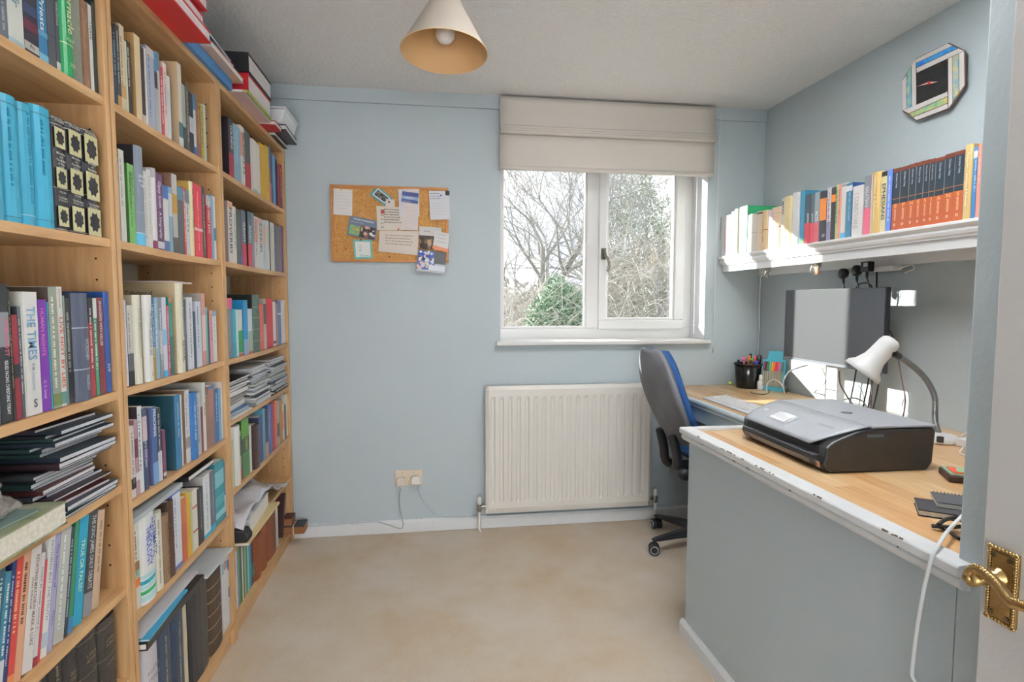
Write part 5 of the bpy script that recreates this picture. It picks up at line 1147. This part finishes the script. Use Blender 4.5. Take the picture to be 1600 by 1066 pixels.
# ------------------------------------------------------------ office chair
cx0, cy0 = 1.385, 2.725
oc = thing('office_chair', 'office chair with grey-black shell and blue seat pushed under the desk', 'chair', (cx0, cy0, 0))
M_SH = mat('66676c', .6, mottle=.5, mscale=7); M_BLUE = mat('1f4a80', .85, bump=.3, bscale=400); M_CP = mat('1c1d21', .45)
def back_pt(u, v, th):     # u -1..1 across (Y), v 0..1 from bottom to top
    z = .555+.475*v; hw = .225*(max(0., 1-(abs(v-.44)/.58)**2.6))**.5 if v > .44 else .225*(1-.32*((.44-v)/.44)**2)
    xc = 1.215-.155*v-.03*math.sin(math.pi*v)-cx0; wrap = .05*u*u*(1-.3*v)
    return (xc+wrap+th, u*hw, z)
def shell(th0, th1, sc_, name, m, z0=0., z1=1.):
    nu, nv = 17, 22; mb = MB(); A = [back_pt(-sc_+2*sc_*i/(nu-1), z0+(z1-z0)*j/(nv-1), th0) for j in range(nv) for i in range(nu)]
    B = [back_pt((-sc_+2*sc_*i/(nu-1))*.97, z0+(z1-z0)*j/(nv-1), th1) for j in range(nv) for i in range(nu)]; n = nu*nv
    fs = [(j*nu+i, (j+1)*nu+i, (j+1)*nu+i+1, j*nu+i+1) for j in range(nv-1) for i in range(nu-1)]
    fs2 = [tuple(n+k for k in f[::-1]) for f in fs]
    bd = [i for i in range(nu)]+[j*nu+nu-1 for j in range(1, nv)]+[(nv-1)*nu+i for i in range(nu-2, -1, -1)]+[j*nu for j in range(nv-2, 0, -1)]
    fs3 = [(bd[k], bd[(k+1) % len(bd)], n+bd[(k+1) % len(bd)], n+bd[k]) for k in range(len(bd))]
    return mb.add(A+B, fs+fs2+fs3).obj(name, m, oc, smooth=True)
shell(-.012, .012, 1., 'back_shell', M_SH, 0., .985)
shell(.013, .05, .97, 'back_cushion', M_BLUE, .03, .975)
MB().prism([(-.06, .455), (-.09, .475), (-.08, .505), (.02, .515), (.27, .515), (.31, .505), (.33, .48), (.3, .455)], -.22, .22, 'y').obj('seat', M_BLUE, oc, bevel=.02)
MB().prism([(-.05, .435), (-.07, .4545), (.29, .4545), (.26, .435)], -.2, .2, 'y').obj('seat_shell', M_CP, oc)
for s in (-1, 1): MB().tube(bez([(back_pt(0, .1, -.015)[0], s*.07, .60), (-.185, s*.08, .51), (-.17, s*.075, .43), (-.09, s*.06, .405)]), .024, 10).obj('back_bracket', M_CP, oc, smooth=True)
MB().tube([(-.165, -.02, .42), (-.165, -.13, .42), (-.165, -.15, .42)], [.028, .032, .026], 14).obj('tilt_knob', M_CP, oc, smooth=True)
MB().box(-.13, .1, -.07, .07, .40, .4345).obj('mechanism', M_CP, oc, bevel=.005)
MB().lathe([(.028, .10), (.028, .26), (.018, .262), (.018, .4)], 16).obj('gas_column', M_CP, oc, smooth=False)
MB().lathe([(.045, .06), (.05, .07), (.045, .11), (.03, .125)], 18).obj('base_hub', M_CP, oc, smooth=True)
for k in range(5):
    a = R(192-72*k); c_, s_ = math.cos(a), math.sin(a); d = Vector((c_, s_, 0)); w = Vector((-s_, c_, 0))
    q = MB(); secs = []
    for r, hw, zt, zb in ((.03, .03, .115, .065), (.15, .024, .10, .068), (.27, .018, .085, .066), (.30, .015, .078, .068)):
        p = d*r; secs += [p+w*hw+Vector((0, 0, zb)), p-w*hw+Vector((0, 0, zb)), p-w*hw*.7+Vector((0, 0, zt)), p+w*hw*.7+Vector((0, 0, zt))]
    q.add(secs, [(0, 1, 2, 3), (15, 14, 13, 12)]+[(4*i+j, 4*i+4+j, 4*i+4+(j+1) % 4, 4*i+(j+1) % 4) for i in range(3) for j in range(4)])
    lg = q.obj('base_leg', M_CP, oc, bevel=.004)
    p = d*.29; b = R(192-72*k+60); e = Vector((math.cos(b), math.sin(b), 0))
    wh = MB()
    for sd in (-1, 1):
        c3 = p+e*.016*sd+Vector((0, 0, .0275)); wh.tube([c3-e*.009, c3+e*.009], .027, 18)
    wo = wh.obj('caster', M_RUBBER, lg)
    rg_ = MB()
    for sd in (-1, 1):
        c3 = p+e*.0255*sd+Vector((0, 0, .0275)); f1 = e.orthogonal().normalized(); f2 = e.cross(f1)
        rg_.tube([c3+(f1*math.cos(t_*.3927)+f2*math.sin(t_*.3927))*.0185 for t_ in range(17)], .003, 6, False)
    rg_.obj('wheel_ring', mat('9a9da0', .4), lg)
    MB().tube([p+Vector((0, 0, .045)), p+Vector((0, 0, .075))], .008, 8).obj('caster_stem', M_CP, lg)

# ------------------------------------------------------------ papers, folders and lying books on the bookcases
def lying(name, label, cat, x1, x0, y0, y1, z, t, col, spine='-y', yaw=0., pages=None, cov=.0011, group=None, inset=.002, pitch=0., droop=0.):
    """a magazine, folder or book lying flat: spine on the -y or +x side; pages show on the other sides"""
    cx_, cy_ = (x0+x1)/2, (y0+y1)/2; hx, hy = abs(x1-x0)/2, abs(y1-y0)/2; c = min(cov, t*.3); mb = MB()
    U = lambda h: [(-h, 0), (h, 0), (h, c), (-h+c, c), (-h+c, t-c), (h, t-c), (h, t), (-h, t)]
    if spine == '-y': mb.prism(U(hy), -hx, hx, 'x')
    elif spine == '+x': mb.prism([(-p, q) for p, q in U(hx)], -hy, hy, 'y')
    else: mb.prism(U(hx), -hy, hy, 'y')
    o = mb.obj(name, col if not isinstance(col, str) else cover_mat(col)); o.location = (cx_, cy_, z); o.rotation_euler = (R(pitch), R(droop), R(yaw))
    i = inset; MB().box(-hx+(c if spine == '-x' else i), hx-(c if spine == '+x' else i), -hy+(c if spine == '-y' else i), hy-i, c*1.02, t-c*1.02).obj('pages', pages or mat('e6e4e2', .7), o)
    return tag(o, label, cat, group)
M_MAGP = ramp_mat('magazine_edges', (2, 2, 90), [(.3, 'b9bac2'), (.5, 'e4e3e6'), (.8, 'efedec')], .6, nscale=5)
random.seed(21)
z = .8258; dark = {'23252b': 'ink-black', '2c2f38': 'slate', '3a2a30': 'plum', '24303c': 'steel-blue', '45484c': 'mid-grey', '1f2a3a': 'navy', '5a2a2c': 'brick-red', '27413f': 'bottle-green'}
for k in range(30):
    t = random.uniform(.004, .0095); w = random.uniform(.18, .205)
    yc = 1.424-random.uniform(0, .022)-(.02 if 6 < k < 13 else 0)
    if z+t > 1.012: break
    col = random.choice(list(dark)); lying('magazine', '%s magazine in the tall stack on the doorway bookcase' % dark[col], 'magazine', FX-.012+random.uniform(-.022, .02), FX-.235, yc-w, yc, z, t, col, '-y', random.uniform(-3.2, 1.2), M_MAGP, .0004, 'magazines stacked on the doorway bookcase')
    z += t+.0006
z = .8262
lying('book', 'big white-paged picture book lying flat under the carrier bag', 'book', -.695, -.93, .93, 1.20, z, .044, ramp_mat('meadow_cover', (1, 1, 1), [(.4, '3a4450'), (.5, '8a9268'), (.7, 'b9b8a8')], .35, nscale=9), '-x', 0, M_PAGES, .003)
lying('folder', 'sage-green card folder on top of the big picture book', 'folder', -.715, -.93, .95, 1.155, z+.0448, .004, '7d938c', '-x', -4, M_PAPER, .001)
def bag(name, label, cat, c, ext, seed, m, fl=1.0):
    random.seed(seed); ph = [random.uniform(0, 6.28) for _ in range(9)]; nu, nv = 30, 16
    def fn(u, v):
        a = 2*math.pi*u; b = math.pi*(v-.5); r = 1+.16*math.sin(3*a+ph[0]+2*b)+.12*math.sin(5*a+ph[1]-3*b)+.10*math.sin(7*b+ph[2]+2*a)+.06*math.sin(13*a+9*b+ph[3])
        return (ext[0]*r*math.cos(b)*math.cos(a), ext[1]*r*math.cos(b)*math.sin(a), max(.001, ext[2]*(.72+r*.8*math.sin(b)))*fl)
    return tag(MB().grid(nu, nv, fn).obj(name, m, None, smooth=False, loc=c), label, cat)
M_BAG = mat('a9a39c', .18, alpha=.6, spec=.6, bump=.5, bscale=35)
bag('carrier_bag', 'crumpled grey see-through plastic bag lying on the picture book', 'bag', (-.80, 1.055, z+.0495), (.085, .085, .052), 3, M_BAG)
# shelf of papers in the corner bookcase
random.seed(33)
for nm, ya, yb, zt in (('corner', 2.785, 3.06, .978), ('middle', 2.50, 2.74, .968)):
    z = .8212
    while z < zt:
        t = random.uniform(.006, .0115); s = random.uniform(-.008, .010)
        col, cn_ = random.choice([('d3d3d6', 'white'), ('8a929a', 'grey'), ('5a6068', 'slate'), ('c9c3ba', 'cream'), ('3a4048', 'charcoal'), ('b5bcb0', 'sage')]); lying('magazine', cn_+(' magazine in the pile against the corner bookcase side' if nm == 'corner' else ' magazine in the pile beside the maroon book'), 'magazine', FX-.006+random.uniform(-.02, .012), FX-.22, ya+s, yb+s*.4-.004, z, t, col, random.choice(['-y', '-y', '-x']), random.uniform(-1.8, 1.8), M_MAGP, .0007, 'papers piled on the %s of the corner bookcase' % nm)
        z += t+.0006
z = .8212
for nm, lab, t, col, xo, sp_2 in [('booklet', 'pale booklet at the foot of the pile under the blue notebook', .008, 'd9d6cf', .005, '-x'), ('booklet', 'blue and white booklet above the pale one', .008, '4a86b9', -.01, '-x'), ('notepad', 'tan-covered pad under the blue notebook', .022, 'b59a7c', -.03, '-y'), ('notepad', 'white ring pad directly under the blue notebook', .015, 'd9d9dc', -.035, '-x'),
                               ('notepad', 'blue spiral notebook lying open-edged in the pile', .012, '2a62a8', -.03, '-x'), ('book', 'maroon book lying on the blue notebook', .02, '6b2a2a', -.02, '-x'), ('magazine', 'grey magazine on the maroon book', .011, '8f8c88', -.02, '-y'), ('magazine', 'dark magazine above the grey one', .011, '4a4b50', -.015, '-y'), ('magazine', 'pale magazine near the top of the notebook pile', .011, 'b9b5b0', -.02, '-y'), ('magazine', 'black magazine topping the notebook pile', .009, '26262c', -.01, '-y')]:
    o = lying(nm, lab, 'notepad' if nm == 'notepad' else nm, FX+xo, FX-.22, 2.215, 2.475 if 'booklet' not in nm else 2.44, z, t, col, sp_2, random.uniform(-2, 2), None, .0012, 'papers piled beside the corner bookcase side'); z += t+(.004 if 'spiral' in lab else .0008)
    if 'spiral' in lab:
        q = MB()
        for k in range(22): q.tube([(.105+.004*math.cos(a*.785), -.115+k*.0105, .006+.008*math.sin(a*.785)) for a in range(9)], .0008, 5, False)
        q.obj('spiral', M_CHROME, o, kind='stuff')
# sixth shelf: folder, ream, bag
z = .346
lying('folder', 'pale yellow folder overhanging the shelf below the plastic bag', 'folder', -.672, -.93, 2.21, 2.66, z, .010, 'd6c08a', '+x', 0, None, .0014)
lying('paper_ream', 'open ream of white paper on the yellow folder', 'paper', -.700, -.93, 2.29, 2.62, z+.011, .055, 'e6e5e6', '-y', 3, M_PAPER, .001)
M_BAG2 = mat('dcdbe0', .2, alpha=.86, spec=.6, bump=.5, bscale=30)
b2 = MB(); random.seed(5)
def drape(u, v):
    x = -.955+.265*v; y = 2.215+.70*u; zz = .505-.062*v+.010*math.sin(9*u+5*v)+.007*math.sin(17*u-7*v)+.005*math.sin(31*u*v+2)
    if u > .62: zz -= (u-.62)*.34
    if u < .06: zz -= (.06-u)*.5
    return (x, y, max(zz, .364))
bo = b2.grid(40, 16, drape).obj('carrier_bag', M_BAG2, None, smooth=True, solid=.0006); tag(bo, 'white plastic carrier bag with red capitals draped over the ream', 'bag')
for k, ch_ in enumerate('VBSER'):
    a = Vector(drape(.13+.095*k, .36)); e_ = (Vector(drape(.13+.095*k+.05, .36))-a).normalized(); f_ = (Vector(drape(.13+.095*k, .12))-a).normalized()
    text(ch_, a+Vector((.002, 0, .006)), e_, f_, .05, .05, mat('c2502f', .5), 'red_lettering', bo)
pz = MB().prism([(-.03, 0), (.03, 0), (.034, .02), (.02, .045), (-.022, .048), (-.034, .02)], -.03, .03, 'y').obj('camera_pouch', M_RUBBER, None, loc=(-.705, 2.235, .3575), bevel=.006); tag(pz, 'small black pouch on the yellow folder by the bookcase side', 'pouch')
# bottom shelf end
o = lying('box', 'small white box standing past the brown leather albums', 'box', -.735, -.90, 2.842, 2.88, .069, .20, 'e4e0da', '-x', 0, mat('dcd8d2', .6), .002)
o = book(None, (-.735, 2.905, .0765), 0, .03, .215, .17, '2e1a1c', side='3a2022', hard=True, lean=24); tag(o, 'dark maroon book slumped against the bookcase side', 'book')
o.location = (-.735, 2.942, .0768)
for (xa, xb, ya, yb, za, zb), lab in [((-.64, -.80, 2.995, 3.078, .0688, .112), 'wooden box with black top jutting out at the corner bookcase foot'), ((-.70, -.84, 3.0, 3.078, .1125, .152), 'wooden box with dark red top stacked on the jutting one')]:
    t_ = thing('wooden_box', lab, 'box', ((xa+xb)/2, (ya+yb)/2, za)); hx, hy, h = (xa-xb)/2, (yb-ya)/2, zb-za
    MB().box(-hx, hx, -hy, hy, 0, h*.85).obj('box_body', mat('8a5a38', .55), t_); MB().box(-hx-.001, hx+.001, -hy, hy, h*.851, h).obj('box_lid', mat('2a2c30' if 'black' in lab else '4a1a1e', .4), t_)
    MB().box(hx*.3, hx*.36, -hy-.0006, hy+.0006, -.0, h+.0008).obj('string', mat('d9c9b0', .7), t_)
# things lying on book tops
lying('book', 'slim grey book lying across the tops of the theology row', 'book', -.722, -.92, 1.492, 1.79, .7085, .013, 'aeb6ba', '+x', 1, None, .002)
lying('book', 'black book lying across the tops beside the marbled teal book', 'book', -.735, -.93, 1.862, 2.075, .6995, .016, '26262a', '-y', 0, None, .002)
lying('ring_binder', 'black ring binder lying over the navy volumes', 'binder', -.700, -.92, 1.493, 1.86, .3865, .020, '2a2624', '+x', 0, None, .003)
lying('magazine', 'blue scenic magazine on the black ring binder', 'magazine', -.702, -.91, 1.495, 1.75, .4072, .006, '3f9ac0', '+x', 2, None, .001)
lying('paper_stack', 'white loose sheets on the scenic magazine', 'paper', -.716, -.92, 1.50, 1.86, .4140, .004, 'd9d9dd', '+x', 0, None, .0006)
lying('folder', 'white and blue folder resting on the ribbed leather volume', 'folder', -.705, -.91, 1.90, 2.145, .3685, .006, 'cfd6dc', '+x', 0, None, .001, pitch=-2)
o = lying('paper_stack', 'pinkish papers lying on the tall Historical volume', 'paper', -.74, -.93, 1.80, 1.96, 0, .006, 'd3ad96', '-x', 0, None, .001)
hb = max([q for q in bpy.data.objects if q.name.startswith('book') and 'Historical' in q.get('label', '')], key=lambda q: 1); o.location.z = hb.location.z+max(v.co.z for v in hb.data.vertices)+.0006
# top of the bookcases
TZ = 2.0206
lying('ring_binder', 'bright blue ring binder on top of the narrow bookcase', 'binder', -.703, -.96, 1.893, 2.285, TZ, .036, '3f7fb8', '+x', 0, None, .003)
for k, (nm, dx) in enumerate((('lowest red folder, overhanging the narrow bookcase beside the blue binder', 0), ('middle red folder of the three in the stack', -.012), ('uppermost red folder of the stack near the ceiling', .004))):
    lying('red_folder', nm, 'folder', -.637+dx, -.93, 1.565, 1.886-.015*k, TZ+.039*k, .034, 'c4202a', '-y' if k else '-x', 0, mat('e3d9d9', .7), .004)
lying('folder', 'beige folder lying on the far end of the blue binder', 'folder', -.672, -.95, 2.0, 2.315, TZ+.037, .018, 'cfae98', '-x', 0, None, .002)
lying('folder', 'maroon-backed folder above the beige one', 'folder', -.688, -.95, 1.985, 2.255, TZ+.056, .022, 'a83a48', '-x', -2, mat('e0d6da', .7), .002)
lying('folder', 'navy-edged clear folder topping the pile beside the red folders', 'folder', -.685, -.95, 1.98, 2.24, TZ+.079, .012, '33507c', '-x', 2, mat('b9bcb5', .6), .001)
lying('folder', 'pink card wallet under the box files', 'folder', -.668, -.95, 2.29, 2.66, TZ, .009, 'cfb0b0', '+x', 0, None, .001)
lying('folder', 'green and yellow wallet on the pink one', 'folder', -.660, -.95, 2.32, 2.66, TZ+.0095, .010, '7fa860', '-x', 0, mat('d9c23c', .6), .0015)
def box_file(lab, col, z, h, x, y0, y1):
    t_ = thing('box_file', lab, 'box file', (x, (y0+y1)/2, z)); hy = (y1-y0)/2; D = .25
    m = cover_mat(col); MB().box(-D, -.0045, -hy+.004, hy-.004, .004, h-.004).obj('file_inside', mat('dcd7d6', .7), t_)
    MB().box(-D, 0, -hy, hy, 0, .0038).obj('bottom_board', m, t_); MB().box(-D, 0, -hy, hy, h-.0038, h).obj('top_board', m, t_); MB().box(-D, 0, -hy, -hy+.0038, .004, h-.004).obj('side_board', m, t_)
box_file('red box file on top of the corner bookcase', 'b8202c', TZ+.0215, .074, -.668, 2.36, 2.68)
box_file('black box file stacked on the red one', '242428', TZ+.097, .070, -.662, 2.35, 2.67)
lying('book', 'red book at the end of the wallets on the corner bookcase', 'book', -.655, -.9, 2.69, 2.80, TZ, .02, 'c02a30', '-x', 0, None, .003)
lying('book', 'black book jutting over the corner bookcase by the wall', 'book', -.700, -.93, 2.86, 3.095, TZ, .019, '1f1d1e', '-x', 0, M_PAPER, .003)
lying('document_case', 'flat black document case over the black book near the wall', 'case', -.648, -.93, 2.83, 3.09, TZ+.0205, .026, '232021', '-x', 2, mat('d9d6d2', .6), .004)
ty = thing('plastic_tray', 'white plastic storage tray perched on the document case', 'tray', (-.79, 2.94, TZ+.0475))
MB().prism([(-.13, .004), (-.145, .05), (-.15, .062), (.15, .062), (.145, .05), (.13, .004), (.12, 0), (-.12, 0)], -.13, .13, 'y').obj('tray_body', mat('e6e8ea', .3), ty, bevel=.012)
MB().box(-.155, .155, -.136, .136, .0625, .070).obj('tray_lid', mat('eceef0', .3), ty, bevel=.003)

# ------------------------------------------------------------ outside the window: bare trees, bushes, brambles
random.seed(11)
M_BARK = mat('958f87', .9, mottle=.25, mscale=3); M_TWIG = mat('96938f', .9)
def grow(mb, p, d, L, r, lev, maxlev, spread=.55, seg=3, droop=.0):
    n = 4; pts = [p]; rs = [r]; q = p.copy(); dd = d.copy()
    for k in range(n):
        dd = (dd+Vector((random.gauss(0, .13), random.gauss(0, .13), random.gauss(0, .10)-droop*lev))).normalized(); q = q+dd*(L/n); pts.append(q.copy()); rs.append(max(.0028, r*(1-.40*(k+1)/n)))
    mb.tube(pts, rs, 6 if lev < 2 else 3, False)
    if lev >= maxlev: return
    kids = 4 if lev < 2 else 3
    for k in range(kids):
        i = n if k == 0 else random.randint(2, n); ang = random.uniform(0, 6.283)
        o_ = dd.orthogonal().normalized(); s_ = dd.cross(o_); nd = (dd*(1.0 if k else 1.3)+(o_*math.cos(ang)+s_*math.sin(ang))*(spread*(.5 if k == 0 else 1.35))+Vector((0, 0, .18))).normalized()
        grow(mb, pts[i], nd, L*random.uniform(.62, .82), rs[i]*random.uniform(.6, .8), lev+1, maxlev, spread, seg, droop)
GZ = -2.75
def bare_tree(u, Y, label, trunk_h, r, lev, seed, L0=2.0, lean=(0, 0)):
    random.seed(seed); b = on(u, 478, Y=Y); t_ = thing('bare_tree', label, 'tree', (b.x, Y, GZ), 0, 'bare trees outside the window')
    MB().tube([(0, 0, 0), (lean[0]*.3, 0, trunk_h*.5), (lean[0], lean[1], trunk_h)], [r*1.35, r*1.1, r], 8).obj('trunk', M_BARK, t_, smooth=True)
    mb = MB()
    for k in range(4):
        a = k*1.57+random.uniform(-.4, .4); grow(mb, Vector((lean[0], lean[1], trunk_h-.1*k)), Vector((math.cos(a)*.55, math.sin(a)*.55, 1)).normalized(), L0*random.uniform(.8, 1.1), r*.72, 0, lev, .55)
    mb.obj('branches', M_TWIG, t_)
bare_tree(858, 13.5, 'largest bare tree, forking high beyond the left window pane', 3.9, .11, 6, 4, 2.0)
bare_tree(806, 14.5, 'slimmer bare tree standing left of the green bush', 3.0, .075, 5, 9, 1.6)
bare_tree(940, 17.0, 'distant bare tree behind the window mullion', 3.8, .10, 4, 15, 2.0)
bare_tree(1000, 10.5, 'twiggy bare tree tangled with ivy behind the opening sash', 3.0, .08, 5, 23, 1.6)
def leafy(name, label, c, ext, n, size, cols, seed, cat='bush'):
    random.seed(seed); t_ = thing(name, label, cat, (c[0], c[1], GZ)); 
    for ci, col in enumerate(cols):
        mb = MB()
        for k in range(n//len(cols)):
            while True:
                p = Vector((random.uniform(-1, 1), random.uniform(-1, 1), random.uniform(-1, 1)))
                if .45 < p.length < 1: break
            p *= 1+.18*math.sin(5*p.x+3*p.z)*math.cos(4*p.y); q = Vector((p.x*ext[0], p.y*ext[1], p.z*ext[2]+c[2]-GZ)); a = Vector((random.gauss(0, 1), random.gauss(0, 1), random.gauss(0, 1))).normalized(); b = a.orthogonal().normalized(); s = size*random.uniform(.6, 1.3)
            mb.add([q-a*s, q+b*s*.45, q+a*s, q-b*s*.45], [(0, 1, 2, 3)])
        mb.obj('foliage', mat(col, .7), t_, kind='stuff')
    MB().tube([(0, 0, 0), (0, 0, c[2]-GZ)], .05, 6).obj('stem', M_BARK, t_)
b = on(876, 478, Y=8.2); leafy('evergreen_bush', 'rounded green bush beneath the largest bare tree', (b.x, 8.2, EYE-.28), (.46, .4, .62), 7000, .032, ['7f9878', '94a68a', '6d8570'], 2)
b = on(995, 478, Y=11.5); leafy('ivy_mass', 'tall grey-green ivy mass behind the opening sash', (b.x, 11.5, EYE+.9), (.85, .7, 2.0), 4200, .05, ['929c86', 'a6ad98'], 3, 'ivy')
b = on(1050, 478, Y=12.5); leafy('ivy_mass', 'second ivy mass at the hinge side of the window', (b.x, 12.5, EYE+.3), (.7, .7, 1.6), 2400, .05, ['9aa28e', '8b947e'], 6, 'ivy')
random.seed(40); th = MB()
for k in range(3400):
    Yt = random.uniform(8.8, 11.2) if k % 9 else random.uniform(7.0, 7.7); u = random.uniform(760, 1090); p = on(u, 478, Y=Yt); zt = EYE+random.uniform(-1.6, .1 if u < 930 else .95); p.z = zt
    a = random.uniform(0, 6.283); L = random.uniform(.35, .95); d = Vector((math.cos(a), math.sin(a)*.6, random.uniform(-.2, 1.1))).normalized()
    th.tube(bez([p, p+d*L*.5+Vector((0, 0, .12)), p+d*L+Vector((0, 0, -.12*random.random()))], 3), .0032, 3, False)
tag(th.obj('bramble_thicket', mat('a8a29a', .9), None), 'dense tangle of bare bramble stems filling the lower window', 'thicket', kind='stuff')
hg = MB(); random.seed(8)
for k in range(6500):
    u = random.uniform(740, 1110); Yt = random.uniform(12.5, 15.5); p = on(u, 478, Y=Yt); p.z = EYE+random.uniform(-2.4, .55 if u < 930 else 1.3)-.6*random.random(); a = Vector((random.gauss(0, 1), random.gauss(0, .4), random.gauss(0, 1))).normalized(); b_ = a.orthogonal().normalized(); s = .11
    hg.add([p-a*s, p+b_*s*.5, p+a*s, p-b_*s*.5], [(0, 1, 2, 3)])
tag(hg.obj('hedge', mat('a09a90', .9), None), 'brown winter hedge far behind the brambles', 'hedge', kind='stuff')
struct('ground', MB().box(-60, 60, 3.6, 120, GZ-.1, GZ), mat('5c5d50', .95, mottle=.2, mscale=.5))
